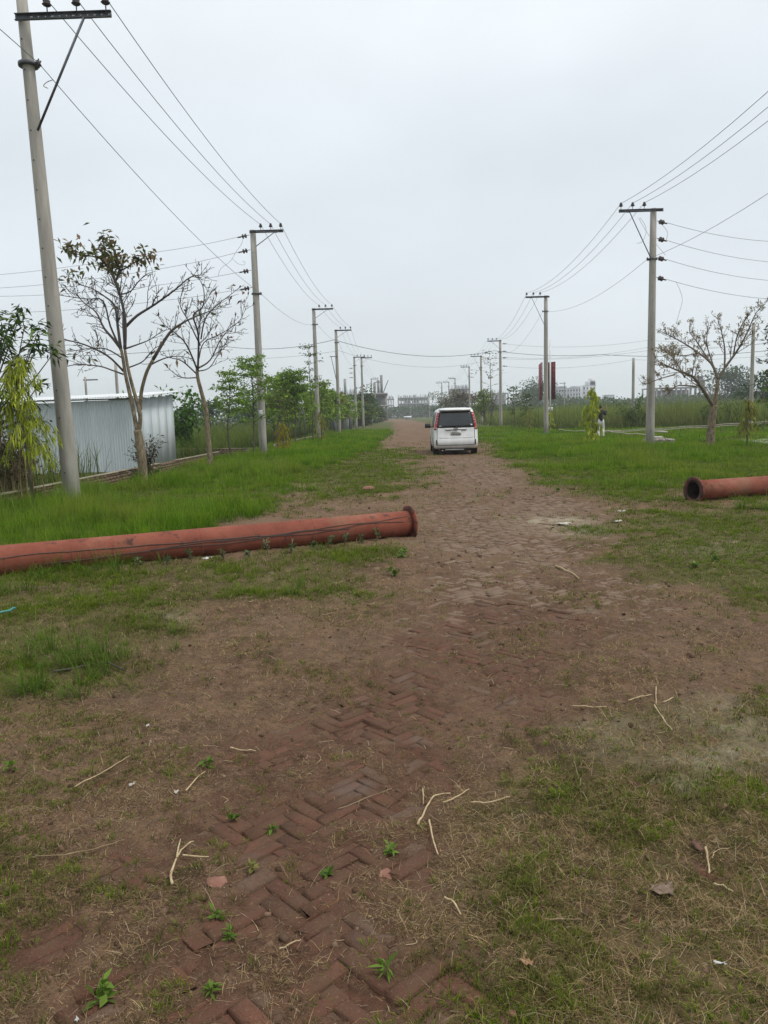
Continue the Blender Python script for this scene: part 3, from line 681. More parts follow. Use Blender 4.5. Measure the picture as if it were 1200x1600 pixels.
RIGHT = [((10.62, 31.9), dict(brace_drop=1.85, spool=1.85, tail=.22), 'largest concrete utility pole of the right row, beside the spreading bare tree', dict()),
         ((10.78, 54.2), dict(brace_drop=1.9, spool=.95, tail=.1), 'concrete utility pole standing in front of the maroon hoarding', dict()),
         ((12.05, 85.6), dict(brace_drop=.8, spool=1.2), 'concrete utility pole with many side wires, right of the van', dict()),
         ((12.45, 107.3), dict(brace_drop=1.9, spool=1.5), 'distant right row pole just right of the van roof, with a long brace', dict(detail=False)),
         ((13.2, 131.0), dict(brace_drop=1.9, spool=1.5), 'distant right row pole rising above the right half of the van roof', dict(detail=False)),
         ((14.1, 171.0), dict(brace_drop=1.5), 'small far utility pole above the middle of the van roof, right of its twin', dict(detail=False)),
         ((14.15, 190.0), dict(brace_drop=1.5), 'small far utility pole above the middle of the van roof, left of its twin', dict(detail=False)),
         ((12.6, 193.0), dict(brace_drop=1.5), 'small far utility pole above the left half of the van roof', dict(detail=False))]
def keep(d, ks): return {k: v for k, v in d.items() if k in ks}
PO = {}
for side, row in ((1, LEFT), (-1, RIGHT)):
    for k, (p, a, lab, ex) in enumerate(row):
        PO[(side, k)] = pole(p, lab, arm=side, group='concrete utility poles along the road', **a, **ex)
# strain insulators and dead-end hardware on the two corner poles
def strain(po, loc, d):
    ob = link('strain_insulator', STR, po, loc); ob.rotation_euler = Vector(d).to_track_quat('Z', 'Y').to_euler(); return ob
def span(a, b, sag, n=14):
    t = np.linspace(0, 1, n)[:, None]; P = np.array(a) * (1 - t) + np.array(b) * t; P[:, 2] -= sag * 4 * (t * (1 - t))[:, 0]; return P
def wire(name, label, pts, sags, rad=.008, mat_=M_WIRE, group=None, cat='power line'):
    P = [np.array(pts[0])[None]]
    for a, b_, s in zip(pts[:-1], pts[1:], sags): P.append(span(a, b_, s)[1:])
    m = MB(); m.tube(np.concatenate(P), rad, 5); ob = m.build(name, mat_, None, True)
    return tag(ob, label, cat, group)
NM = ('overhead wire nearest the poles of the %s row', 'middle overhead wire of the %s pole row', 'overhead wire nearest the road on the %s pole row', 'lone lower wire clamped to the pole shafts of the %s row')
wk = ('lean', 'pins', 'spool', 'arm_z', 'base_r', 'top_r')
for side, row, nm, first, sg in ((1, LEFT, 'left', (-6.4, -5.0), .42), (-1, RIGHT, 'right', (10.5, 10.0), .62)):
    for k in range(4):
        pts = [wirept(first, k, side)] + [wirept(p, k, side, **keep(a, wk)) for p, a, _, _ in row if not (side == 1 and p == (-3.85, 104.5))]
        sags = [sg * min(2.2, (np.linalg.norm(np.array(pts[i + 1]) - pts[i]) / 22) ** 1.6) for i in range(len(pts) - 1)]
        wire('power_line', NM[k] % nm, pts, sags, .0085 if k < 3 else .0075, group='wires along the %s pole row' % nm)
# side wires leaving the big right pole
HT = ('highest', 'second highest', 'third highest', 'lowest')
for k, (a, b_, d) in enumerate((((10.855,31.9,8.967), (16.908,35.5,8.783), .35), ((10.866,31.9,8.302), (16.938,35.5,7.901), .35), ((10.879,31.9,7.56), (16.965,35.5,7.097), .35), ((10.891,31.9,6.788), (16.993,35.5,6.288), .3))):
    a = np.array(a); b_ = np.array(b_); dv = (b_ - a) / np.linalg.norm(b_ - a)
    base = np.array([10.62, 31.9, 0.0]); z0 = float(gz(10.62, 31.9))
    s0 = np.array([10.62 + .15, 31.9, a[2] - z0]) - base
    st = strain(PO[(-1, 0)], s0, dv + np.array([0, 0, -.06]))
    p0 = base + s0 + np.array([0, 0, z0]) + dv * .58
    wire('power_line', HT[k] + ' of the four wires leaving the largest right pole to the right', [p0, b_, b_ + (b_ - p0) * np.array([1.8, 1.8, .9])], [.12, .5], .009, group='side wires of the largest right pole')
for k, (a, b_, c_) in enumerate((((-5.685,33.4,9.26), (-10.042,35,9.043), (-18.709,38,8.842)), ((-5.688,33.4,8.662), (-10.089,35,8.304), (-18.765,38,8.213)), ((-5.648,33.4,7.825), (-10.133,35,7.616), (-18.801,38,7.822)), ((-5.628,33.4,7.114), (-10.177,35,6.924), (-18.871,38,7.038)))):
    a = np.array(a); b_ = np.array(b_); c_ = np.array(c_); dv = (b_ - a) / np.linalg.norm(b_ - a); z0 = float(gz(-5.62, 33.4))
    s0 = np.array([-.14, 0, a[2] - z0])
    strain(PO[(1, 1)], s0, dv + np.array([0, 0, -.03])); p0 = np.array([-5.62, 33.4, z0]) + s0 + dv * .58
    wire('power_line', HT[k] + ' of the four wires leaving the leaning left pole to the left', [p0, b_, c_, c_ + (c_ - b_)], [.04, .1, .4], .008, group='side wires of the leaning left pole')
# jumper loops
def jumper(label, pts):
    m = MB(); P = np.array(pts); t = np.linspace(0, len(P) - 1, 24); i = np.clip(t.astype(int), 0, len(P) - 2); f = (t - i)[:, None]
    def cr(a, b_, c_, d, f): return .5 * ((2 * b_) + (c_ - a) * f + (2 * a - 5 * b_ + 4 * c_ - d) * f ** 2 + (3 * b_ - a - 3 * c_ + d) * f ** 3)
    g = lambda k: P[np.clip(k, 0, len(P) - 1)]
    m.tube(cr(g(i - 1), g(i), g(i + 1), g(i + 2), f), .007, 5); return tag(m.build('jumper_wire', M_WIRE, None, True), label, 'jumper wire')
jumper('long slack jumper wire hanging below the lowest side wire of the largest right pole', [(11.452,31.6,6.546),(11.637,31.6,6.168),(11.721,31.6,5.792),(11.603,31.6,5.297),(11.484,31.6,4.874)])
jumper('short jumper wire curling between the two highest side insulators of the largest right pole', [(10.703,31.6,8.875),(10.959,31.6,8.648),(11.088,31.6,8.425),(11.043,31.6,8.157)])
jumper('jumper wire looping down under the crossarm of the largest right pole', [(9.997,31.6,9.042),(10.202,31.6,8.744),(10.232,31.6,8.426),(10.085,31.6,8.112),(9.884,31.6,8.07)])
jumper('straight slanting jumper wire crossing behind the shaft of the largest right pole', [(10.167,32.3,9.184),(10.536,32.3,8.576),(10.956,32.3,8.063),(11.272,32.3,7.703)])
jumper('jumper wire hanging from the highest side wire of the leaning left pole', [(-5.975,33.2,9.172),(-6.099,33.2,8.84),(-6.358,33.2,8.511),(-6.59,33.2,8.181),(-7.011,33.2,7.881),(-7.135,33.2,7.571)])
jumper('jumper wire curled below the second side wire of the leaning left pole', [(-6.504,33.2,8.282),(-6.273,33.2,8.067),(-6.034,33.2,8.008),(-5.975,33.2,8.11),(-6.08,33.2,8.165)])
jumper('short tied wire end sticking out of the brace of the nearest left pole', [(-5.976,14.7,7.751),(-6.072,14.7,7.722),(-6.147,14.7,7.658),(-6.069,14.7,7.612)])
# cables crossing above the road
z0 = float(gz(-4.85, 71))
wire('black_cable', 'thick black cable crossing high over the road between the two pole rows', [(-43.009,78,8.483), (-16.132,76,8.736), (-5.04,71,8.546), (11.349,85.4,8.302), (22.123,82,7.318), (39.294,70,6.955)], [.3, .5, 1.0, .3, .6], .022, M_BLACKWIRE, cat='cable')
wire('black_cable', 'thin lower cable crossing over the road below the thick black one', [(-17.444,76,7.609), (-4.609,71,7.564), (11.341,85.4,7.478), (26.134,80,7.433), (39.257,70,7.792)], [.3, 1.2, .4, .4], .012, M_WIRE, cat='cable')
for k, (yy, y2) in enumerate(((537, 532), (558, 543), (573, 556))):
    wire('power_line', ('upper', 'middle', 'lowest')[k] + ' of the far wires running right from the pole with many side wires', [(12.29,85.6,9.047) if k == 0 else ((12.277,85.6,7.604) if k == 1 else (12.269,85.6,6.639)), (26.119,80,8.457) if k == 0 else ((26.13,80,7.753) if k == 1 else (24.715,80,6.574)), (42.061,75,8.238) if k == 0 else ((42.074,75,7.939) if k == 1 else (42.127,75,6.742))], [.5, .4], .011, group='far side wires')
for k, (a, b_) in enumerate(((535, 540), (548, 551), (558, 560), (572, 574))):
    po = PO[(-1, 2)]; z = float([(12.29,85.6,9.047), (12.283,85.6,8.223), (12.277,85.6,7.535), (12.269,85.6,6.639)][k][2]) - float(gz(12.05, 85.6)); strain(po, (.14, 0, z), (1, -.2, -.05))
for k, z in enumerate((8.8, 8.2, 7.6)):
    strain(PO[(1, 4)], (-.14, 0, z - .9), (-1, 0, -.05))
    strain(PO[(-1, 4)], (.14, 0, z), (1, 0, -.05))
m = MB(); m.bar((-.05, -.2, 7.02), (.1, -.2, 7.02), .05, .05); m.bar((-.62, -.2, 7.0), (-.1, -.2, 7.0), .06, .06); m.bar((-.5, -.2, 7.0), (-.12, -.2, 5.0), .05, .05); m.build('cable_bracket', M_STEEL, PO[(1, 3)])
# plain posts standing in the fields
for (p, h, lab, a_) in ((((19.249,62,1.827)[0], 62.0), (19.203,62,5.542)[2], 'slim bare pole standing in the reeds left of the largest right pole', 0), (((23.08,50,2.132)[0], 50.0), (23.016,50,6.749)[2], 'bare concrete post in the reeds near the right edge, behind the spreading tree', 0),
                    (((37.851,170,1.892)[0], 170.0), (37.842,170,7.84)[2], 'dark far pole with small crossarms in front of the pale apartment blocks', 2), (((-20.488,58,3.547)[0], 58.0), (-20.314,58,5.998)[2], 'slim grey pole rising behind the shed roof and the twin trunks', 0),
                    (((-29.528,75,3.602)[0], 75.0), (-29.338,75,6.11)[2], 'short dark pole with a crossarm seen over the shed roof', 1), (((11.698,240,1.226)[0], 240.0), (11.849,240,8.674)[2], 'tiny dark bare post on the far treeline left of the van roof', 0), (((8.149,330,-0.031)[0], 330.0), (7.997,330,5.114)[2], 'tiny white post at the far end of the road', 0)):
    t = pole(p, lab, arm=0, height=h, detail=False, base_r=.13, top_r=.10)
    if a_:
        m = MB()
        for q in range(a_ + (a_ - 1)): m.box((-.4 if a_ == 2 else .5, 0, h - .3 - .8 * q), (1.4, .1, .12))
        m.build('crossarm', M_STEEL, t)

# ------------------------------------------------------------------ steel pipes lying across the road
mp_, nt, o = newmat('red_oxide_paint'); L = nt.links.new
b = N(nt, 'ShaderNodeBsdfPrincipled'); b.inputs['Roughness'].default_value = 0.75; b.inputs['Specular IOR Level'].default_value = .12; L(b.outputs[0], o.inputs[0])
g_ = N(nt, 'ShaderNodeTexCoord'); g_.outputs  # object space
class _O:                                                   # feed object coordinates to nse()
    outputs = {'Position': g_.outputs['Object']}
g_ = _O
c = mixc(rng_(nse(3.5, 4), .3, .7), (0.165, 0.048, 0.031), (0.245, 0.082, 0.053))
c = mixc(rng_(nse(11, 6, .7), .50, .72, 0, .8), c, (0.15, 0.05, 0.034))
c = mixc(rng_(nse(6, 8, .75), .575, .64), c, (0.06, 0.032, 0.025))
c = mixc(rng_(nse(1.6, 5, .7), .52, .7, 0, .6), c, (0.20, 0.12, 0.075))
c = mixc(rng_(nse(34, 3, .7), .66, .74, 0, .8), c, (0.07, 0.04, 0.032))
c = mixc(rng_(nse(2.2, 6, .7), .55, .8, 0, .5), c, (0.33, 0.16, 0.11))
L(c, b.inputs['Base Color'])
bp = N(nt, 'ShaderNodeBump'); bp.inputs['Strength'].default_value = .3; bp.inputs['Distance'].default_value = .01; L(nse(18, 6, .7), bp.inputs['Height']); L(bp.outputs[0], b.inputs['Normal'])
M_BORESHADE = simple('painted_bore_shade', (0.012, 0.007, 0.006), (0.03, 0.016, 0.012), 0.95, scale=7)  # near-black colour stands in for the shade inside the pipes
M_FLANGE = simple('rust_flaked_paint', (0.045, 0.02, 0.015), (0.22, 0.062, 0.038), 0.9, scale=8, bump=.5, lo=.38, hi=.58)
M_RUST = simple('rusty_iron', (0.035, 0.018, 0.014), (0.12, 0.05, 0.035), 0.9, scale=9, bump=.6)
def pipe(end, d, length, label, rad=.165, fl=.232):
    """end: centre of the flange on the ground plan, d: direction in which the pipe runs away"""
    ang = math.atan2(d[1], d[0]); z = float(gz(end[0], end[1])) + fl - .062
    t = empty('steel_pipe', (end[0], end[1], z), ang, label, 'pipe')
    M = axes((1, 0, 0)); m = MB()
    m.lathe([(rad - .012, .012), (rad, .012)] + [(rad * (1 + .004 * math.sin(k * 2.1)), .012 + k * length / 14) for k in range(1, 15)] + [(rad - .012, length)] + [(rad - .012, length - k * length / 6) for k in range(1, 6)] + [(rad - .012, .012)], M, 40, cap=False)
    m.build('barrel', mp_, t, True)
    m = MB(); m.lathe([(rad - .012, -.012), (fl, -.012), (fl, .012), (rad + .001, .012), (rad - .012, .012), (rad - .012, -.012)], M, 40, cap=False); f = m.build('flange', M_FLANGE, t)
    m = MB()
    for k in range(10):
        a = k * math.pi / 5 + .2; m.lathe([(.013, -.0145), (.013, .0145)], M, 10, off=(0, (rad + .033) * math.cos(a), (rad + .033) * math.sin(a)))
    tag(m.build('bolt_hole', M_RUST, f), kind='stuff')
    m = MB(); m.lathe([(rad - .014, .0), (fl - .004, .0), (fl - .004, -.0145), (rad - .014, -.0145), (rad - .014, 0)], M, 40, cap=False); m.build('flange_face', M_RUST, f)
    m = MB(); m.lathe([(rad - .0135, .002), (rad - .0135, 2.5)], M, 32, cap=False); m.build('bore_shade_sleeve', M_BORESHADE, t, True)  # sleeve inside the open end, shade painted into its colour
    for k in (1.35, 2.72, 4.1): 
        m = MB(); m.lathe([(rad + .001, k - .012), (rad + .006, k), (rad + .001, k + .012)], M, 40, cap=False); m.build('weld_seam', mp_, t, True)
    return t, z
pl, zp = pipe((.19, 9.95), (-.904, -.428), 9.5, 'long red oxide steel pipe lying in the grass from the left edge towards the road')
pipe((4.98, 12.75), (.937, .35), 7.5, 'red oxide steel pipe at the right edge with its dark open end facing the road')
rv2 = np.random.default_rng(4)
for k, (x0, x1, a0) in enumerate(((.08, 2.6, .55), (.15, 3.3, .30), (.9, 4.4, .12), (2.2, 6.2, .42))):
    xs = np.linspace(x0, x1, 26); aa = a0 + .30 * (fbm(xs * 1.3, xs * 0 + k * 7, 90, 3) - .5) * 2 + np.linspace(0, -.35, 26)
    m = MB(); m.tube(np.stack([xs, .169 * np.cos(aa), .169 * np.sin(aa)], -1), .0042, 5); ob = m.build('creeper_stem', M_TWIG, None, True)
    ob.location = pl.location; ob.rotation_euler = pl.rotation_euler
    tag(ob, ('dark dry creeper stem starting at the flange on top of the left pipe', 'dark dry creeper stem on the upper side of the left pipe', 'dark dry creeper stem low along the middle of the left pipe', 'dark dry creeper stem along the grassy end of the left pipe')[k], 'creeper stem')

# ------------------------------------------------------------------ white van
M_WHITE = simple('white_car_paint', (0.58, 0.58, 0.57), (0.72, 0.725, 0.72), 0.3, scale=3, spec=.5, coat=.5)
M_GLASS = simple('tinted_glass', (0.012, 0.016, 0.018), (0.022, 0.028, 0.03), 0.06, scale=1.5, spec=.6)
M_RUBBER = simple('black_rubber', (0.012, 0.012, 0.012), (0.03, 0.027, 0.024), 0.85, scale=8)
M_RED = simple('red_lens', (0.28, 0.01, 0.012), (0.36, 0.02, 0.02), 0.15, scale=4, spec=.6)
M_PALELENS = simple('pale_lens', (0.36, 0.12, 0.12), (0.5, 0.22, 0.22), 0.15, scale=4)
M_CHROME = simple('chrome', (0.6, 0.61, 0.62), (0.7, 0.7, 0.7), 0.15, metal=1.0, scale=3)
M_BLACK = simple('black_plastic', (0.012, 0.012, 0.013), (0.022, 0.022, 0.022), 0.5, scale=5)
M_SEAT = simple('grey_seat_cloth', (0.10, 0.10, 0.10), (0.16, 0.15, 0.14), 0.9, scale=6)
def van():
    vx, vy = 2.44, 29.55; z0 = float(gz(vx, vy + 1)) - .012
    t = tag(empty('van', (vx, vy, z0), R(-1.0)), 'white people carrier van standing on the brick road, seen from behind', 'van')
    #        z    half width  y rear  y front  corner
    lv_ = [(.27, .800, .16, 4.55, .16), (.34, .835, .02, 4.66, .18), (.50, .848, .0, 4.70, .2), (.62, .848, .01, 4.69, .2), (.68, .846, .045, 4.67, .2), (.98, .842, .06, 4.5, .2), (1.04, .835, .07, 4.35, .2),
           (1.10, .825, .085, 4.1, .19), (1.30, .79, .125, 3.75, .18), (1.55, .735, .19, 3.3, .17), (1.70, .695, .24, 2.95, .17), (1.775, .655, .29, 2.75, .18), (1.82, .56, .40, 2.6, .2), (1.835, .40, .62, 2.3, .2)]
    def prof(z):
        for a, b_ in zip(lv_[:-1], lv_[1:]):
            if a[0] <= z <= b_[0]:
                f = (z - a[0]) / (b_[0] - a[0]); return [a[k] + (b_[k] - a[k]) * f for k in range(5)]
        return list(lv_[0] if z < 1 else lv_[-1])
    rg = []
    for z, w, y0, y1, c in lv_:
        P = []
        for cx, cy, a0 in ((w - c, y0 + c * .7, -90), (w - c, y1 - c * 1.6, 0), (-w + c, y1 - c * 1.6, 90), (-w + c, y0 + c * .7, 180)):
            for k in range(6):
                a = R(a0 + 18 * k); sy = (.7 if math.sin(a) < 0 else 1.6); P.append((cx + c * math.cos(a), cy + c * sy * math.sin(a), z))
        rg.append(P)
    m = MB(); m.rings(rg); body = m.build('body', M_WHITE, t, True)
    def rear(zs, xs_fn, off, name, mt, par=t, nx=9, smooth=True):
        """panel lying on the rear of the body, bulging slightly"""
        m = MB(); V = []
        for z in zs:
            pr = prof(z); a, b_ = xs_fn(z, pr[1])
            for u in np.linspace(a, b_, nx):
                e = max(0, abs(u) - (pr[1] - pr[4])); V.append((u, pr[2] - off + pr[4] * .7 * (1 - math.sqrt(max(0, 1 - (e / pr[4]) ** 2))), z))
        k = len(zs); i = (np.arange(k - 1)[:, None] * nx + np.arange(nx - 1)[None]).ravel(); m.add(V, np.stack([i, i + 1, i + nx + 1, i + nx], -1))
        ob = m.build(name, mt, par, smooth); s = ob.modifiers.new('thick', 'SOLIDIFY'); s.thickness = .008; s.offset = -1 if False else 0; return ob
    rear(np.linspace(1.075, 1.70, 7), lambda z, w: (-w + .105, w - .105), .008, 'rear_window', M_GLASS)
    sp_ = MB(); sp_.rings([[( x, y, z) for x, y, z in ((-.60, .12, 1.735), (.60, .12, 1.735), (.58, .13, 1.765), (-.58, .13, 1.765))], [(x, y, z) for x, y, z in ((-.64, .42, 1.76), (.64, .42, 1.76), (.62, .42, 1.82), (-.62, .42, 1.82))]]); sp_.build('roof_spoiler', M_WHITE, t)
    for s in (-1, 1):
        o_ = rear(np.linspace(1.0, 1.66, 8), lambda z, w, s=s: ((w - .10) * s, (w - .012) * s) if s > 0 else (-(w - .012), -(w - .10)), .012, 'tail_light', M_RED, nx=5)
        rear(np.linspace(1.03, 1.09, 3), lambda z, w, s=s: ((w - .1) * s, (w - .03) * s) if s > 0 else (-(w - .03), -(w - .1)), .018, 'reversing_lens', M_PALELENS, o_, nx=4)
        for q in range(4):
            zc = 1.24 + q * .1; rear(np.linspace(zc, zc + .045, 2), lambda z, w, s=s: ((w - .095) * s, (w - .045) * s) if s > 0 else (-(w - .045), -(w - .095)), .018, 'lens_strip', M_PALELENS, o_, nx=3)
        rear(np.linspace(.42, .62, 3), lambda z, w, s=s: ((w - .125) * s, (w - .085) * s) if s > 0 else (-(w - .085), -(w - .125)), .01, 'bumper_reflector', M_RUBBER, nx=3)
        rear(np.linspace(.42, 1.66, 14), lambda z, w, s=s: ((w - .135) * s, (w - .123) * s) if s > 0 else (-(w - .123), -(w - .135)), .0055, 'tailgate_gap', M_BLACK, nx=3)
        # wheels
        for yy in (.85, 3.75):
            w_ = empty('wheel', (s * .745, yy, .315)); w_.parent = t
            m = MB(); m.lathe([(.20, -.10), (.29, -.105), (.315, -.08), (.315, .08), (.29, .105), (.20, .10)], axes((1, 0, 0)), 28); m.build('tyre', M_RUBBER, w_, True)
            m = MB(); m.lathe([(.02, .085), (.07, .095), (.195, .102), (.2, .08)], axes((s, 0, 0)), 20); m.build('rim', M_CHROME, w_, True)
            m = MB(); m.lathe([(.365, 0), (.365, .012), (0, .012)], axes((s, 0, 0)), 24, off=(s * .842, yy, .33)); m.build('wheel_arch', M_BLACK, t)
        # side glass and mirror
        for (ya, yb) in ((.42, 1.45), (1.5, 2.5), (2.55, 3.25)):
            m = MB(); V = []
            for z in (1.08, 1.3, 1.55, 1.68):
                pr = prof(z)
                for y in (ya + (z - 1.08) * .25 * (ya < 1), yb - (z - 1.08) * (1.0 if yb > 3 else 0)): V.append((s * (pr[1] + .004), y, z))
            i = np.arange(3) * 2; m.add(V, np.stack([i, i + 1, i + 3, i + 2], -1)); ob = m.build('side_window', M_GLASS, t); q = ob.modifiers.new('thick', 'SOLIDIFY'); q.thickness = .006
        mm = MB(); mm.rings([[(s * (.86 + a), 3.32 + dy, zc + dz) for dy, dz in ((-.05, -.09), (.06, -.07), (.06, .07), (-.05, .09))] for a, zc in ((.0, 1.10), (.03, 1.12), (.2, 1.13), (.235, 1.12))]); mm.bar((s * .80, 3.34, 1.07), (s * .9, 3.34, 1.1), .06, .05); mm.build('side_mirror', M_BLACK, t, True)
        m = MB(); m.box((s * .846, .98, .80), (.006, .30, .012)); m.box((s * .846, 2.0, .95), (.02, .2, .03)); m.build('door_handle', M_WHITE, t)
    # tailgate furniture
    m = MB(); m.rings([[(x, y, z) for x, y, z in ((-a, y0 - .003, z1), (a, y0 - .003, z1), (a, y0 - d, z1 + .012), (a * .93, y0 - d * .5, z2), (-a * .93, y0 - d * .5, z2), (-a, y0 - d, z1 + .012))] for a, y0, d, z1, z2 in ((.42, .075, .035, .985, 1.045), (.40, .06, .02, .99, 1.03))]); m.build('garnish', M_WHITE, t)
    m = MB(); m.box((0, .052, .975), (.78, .02, .018)); m.build('garnish_shadow_strip', M_BLACK, t)  # solid black strip paints the shade line below the garnish
    eb = MB()
    def ell(a, b_, cx, cz, rr): 
        th = np.linspace(0, 2 * math.pi, 25); eb.tube(np.stack([cx + a * np.cos(th), np.full(25, .026), cz + b_ * np.sin(th)], -1), rr, 6)
    ell(.085, .057, 0, 1.03, .008); ell(.028, .055, 0, 1.03, .006); ell(.056, .022, 0, 1.052, .006); eb.build('emblem', M_BLACK, t)
    m = MB(); m.box((0, .05, .87), (.40, .016, .19)); pl_ = m.build('number_plate', M_SCRAP, t)
    m = MB()
    for row_, n_, hh_ in ((.905, 6, .05), (.84, 7, .065)):
        for k in range(n_):
            xx = (k - (n_ - 1) / 2) * .047; m.box((xx, .0405, row_), (.030, .004, hh_ * .22)); m.box((xx + (.012 if k % 2 else -.012), .0405, row_), (.008, .0035, hh_)); m.box((xx, .0403, row_ - hh_ * .4), (.026, .003, .009))
    tag(m.build('plate_lettering', M_BLACK, pl_), kind='stuff')
    m = MB(); m.box((0, -.006, .415), (1.42, .02, .016)); m.build('bumper_crease', M_BLACK, t)
    m = MB(); m.box((0, .042, .69), (1.26, .02, .012)); m.build('tailgate_crease', M_PAINTW, t)
    m = MB(); m.box((0, .40, .27), (1.2, .5, .10)); m.box((0, 2.3, .27), (1.2, 3.4, .1)); m.build('underbody', M_BLACK, t)
    m = MB(); m.box((-.05, .12, .235), (.72, .05, .045)); m.build('rear_valance', M_SCRAP, t)
    m = MB(); m.tube([(-.52, .06, .2), (-.52, .3, .22)], .03, 10); m.build('exhaust_tip', M_CHROME, t)
    m = MB(); m.bar((.02, .075, 1.10), (.34, .085, 1.13), .012, .018); m.lathe([(.025, 0), (.025, .03), (0, .03)], axes((0, -1, 0)), 10, off=(.02, .09, 1.10)); m.build('wiper', M_BLACK, t)
    m = MB(); m.box((-.57, .084, 1.125), (.12, .004, .05), np.array(Matrix.Rotation(.0, 3, 'X'))); m.build('sticker', M_SCRAP, t)
    m = MB(); m.box((.6, .09, 1.15), (.07, .004, .10)); m.build('sticker', M_SCRAP, t)
van()

# ------------------------------------------------------------------ hoarding, sign board, rails
def hoarding():
    Y = 72.0; a = np.array((13.898,72,1.165)); b_ = np.array((15.172,72,1.129)); top = (14.497,72,6.06)[2]; bot = (14.493,72,2.678)[2]
    t = empty('hoarding', (a[0], Y, float(gz(a[0], Y))), 0, 'tall maroon hoarding seen edge on from behind, on white steel posts behind the concrete pole', 'hoarding')
    z0 = float(gz(a[0], Y)); w = b_[0] - a[0]; zt, zb = top - z0, bot - z0
    def pan(x0, y0, x1, y1, name, lbl=None):
        p0, p1 = np.array((x0, y0)), np.array((x1, y1)); d = (p1 - p0); Lh = np.linalg.norm(d); d = d / Lh; n_ = np.array((d[1], -d[0]))
        m = MB(); m.bar((x0, y0, (zt + zb) / 2), (x1, y1, (zt + zb) / 2), .03, zt - zb); ob = m.build(name, M_MAROON, t)
        m = MB()
        for k in range(4):
            q = p0 + d * Lh * (k / 3); q2 = q + n_ * .06; m.bar((q2[0], q2[1], zb), (q2[0], q2[1], zt), .05, .05)
        for k in range(8):
            zz = zb + (zt - zb) * k / 7; q = p0 + n_ * .055; q2 = p1 + n_ * .055; m.bar((q[0], q[1], zz), (q2[0], q2[1], zz), .045, .05)
        m.build('frame', M_FRAMEDK, ob)
    pan(.02, 0, .45, 3.6, 'panel'); pan(w - .62, .9, w, -.1, 'panel')
    for (x, y, h, r_) in ((.42, .5, zt - 1.0, .07), (.75, -.35, zt + 2.0, .07)):
        m = MB(); m.tube([(x, y, -.2), (x, y, h)], r_, 10); m.build('post', M_PAINTW, t)
    m = MB(); m.bar((.42, .5, zb - .3), (.75, -.35, zb - .3), .08, .08); m.bar((.3, .2, zb - .9), (1.05, .2, zb - .9), .5, .35); m.build('cross_brace', M_PAINTW, t)
hoarding()
def signboard():
    p = (-5.818,50,0.061); t = empty('sign_board', (p[0], 50, float(gz(p[0], 50))), R(15), 'small pale blank board on two dark legs among the left saplings', 'sign board')
    m = MB(); m.box((0, 0, 2.28), (.34, .03, .95)); m.build('board', M_SIGNW, t)
    for x in (-.17, .17): 
        m = MB(); m.box((x, .03, 1.1), (.05, .04, 2.2)); m.build('leg', M_STEEL, t)
signboard()
def rail(label, pts, rad=.035, drop=True):
    P = np.array(pts); t = empty('bamboo_rail', tuple(P[0]), 0, label, 'rail'); Q = P - P[0]
    m = MB(); xs = np.linspace(0, len(Q) - 1, 30); i = np.clip(xs.astype(int), 0, len(Q) - 2); f = (xs - i)[:, None]; PP = Q[i] * (1 - f) + Q[i + 1] * f
    PP[:, 2] += .02 * np.sin(xs * 9); m.tube(PP, .7 * rad * (1 + .12 * (np.sin(xs * 31) > .8)), 8); m.build('pole_bar', M_BAMBOO, t, True)
    for k in np.linspace(.05, .95, 5) * (len(Q) - 1):
        i0 = min(int(k), len(Q) - 2); q = Q[i0] * (1 - (k - i0)) + Q[i0 + 1] * (k - i0); g0 = float(gz(q[0] + P[0][0], q[1] + P[0][1])) - P[0][2]
        if q[2] - g0 > .12:
            m = MB(); m.tube([(q[0], q[1] + .06, g0 - .1), (q[0] + .01, q[1] + .06, q[2] + .03)], .022, 6); m.build('stake', M_DBARK, t)
rail('upper long pale bamboo rail at the edge of the reeds on the right', [(13.319,50,0.196),(16.144,48,0.316),(18.87,46,0.481),(21.651,44,0.662)])
rail('lower long pale bamboo rail below the upper one along the reeds on the right', [(12.444,46,0.261),(15.137,45,0.319),(18.052,44,0.437),(21.162,43,0.577)], .03)
rail('pale bamboo pole lying from beside the person towards the largest right pole', [(12.047,44,0.386),(12.574,42,0.271),(13.36,40.5,0.216),(13.606,39,0.084)], .04)
rail('short pale bamboo pole lying in the weeds left of the drooping sapling', [(11.839,55,0.274),(12.604,54,0.159),(13.245,53,0.182)], .04)
# low earth bank of soil below the rails and rubble by the pole
M_RUB = simple('rubble', (0.14, 0.11, 0.09), (0.34, 0.30, 0.26), .95, scale=9, bump=.5)
def rock(name, label, p, s, mt, cat, seed, group=None, flat=.6, z=None):
    r = np.random.default_rng(seed); bm = bmesh.new(); bmesh.ops.create_icosphere(bm, subdivisions=2, radius=1)
    k = r.normal(0, 1, 3)
    for v in bm.verts:
        n = v.co.normalized(); f = 1 + .22 * math.sin(n.x * 3 + k[0] * 3) + .2 * math.sin(n.y * 4 + k[1] * 3) + .15 * math.sin(n.z * 5 + k[2] * 3)
        v.co = Vector((n.x * s[0] * f, n.y * s[1] * f, n.z * s[2] * f))
    me = bpy.data.meshes.new(name); bm.to_mesh(me); bm.free(); me.materials.append(mt)
    ob = link(name, me, None, (p[0], p[1], (float(gz(p[0], p[1])) if z is None else z) + s[2] * flat)); ob.rotation_euler = (0, 0, r.uniform(0, 6)); return tag(ob, label, cat, group)
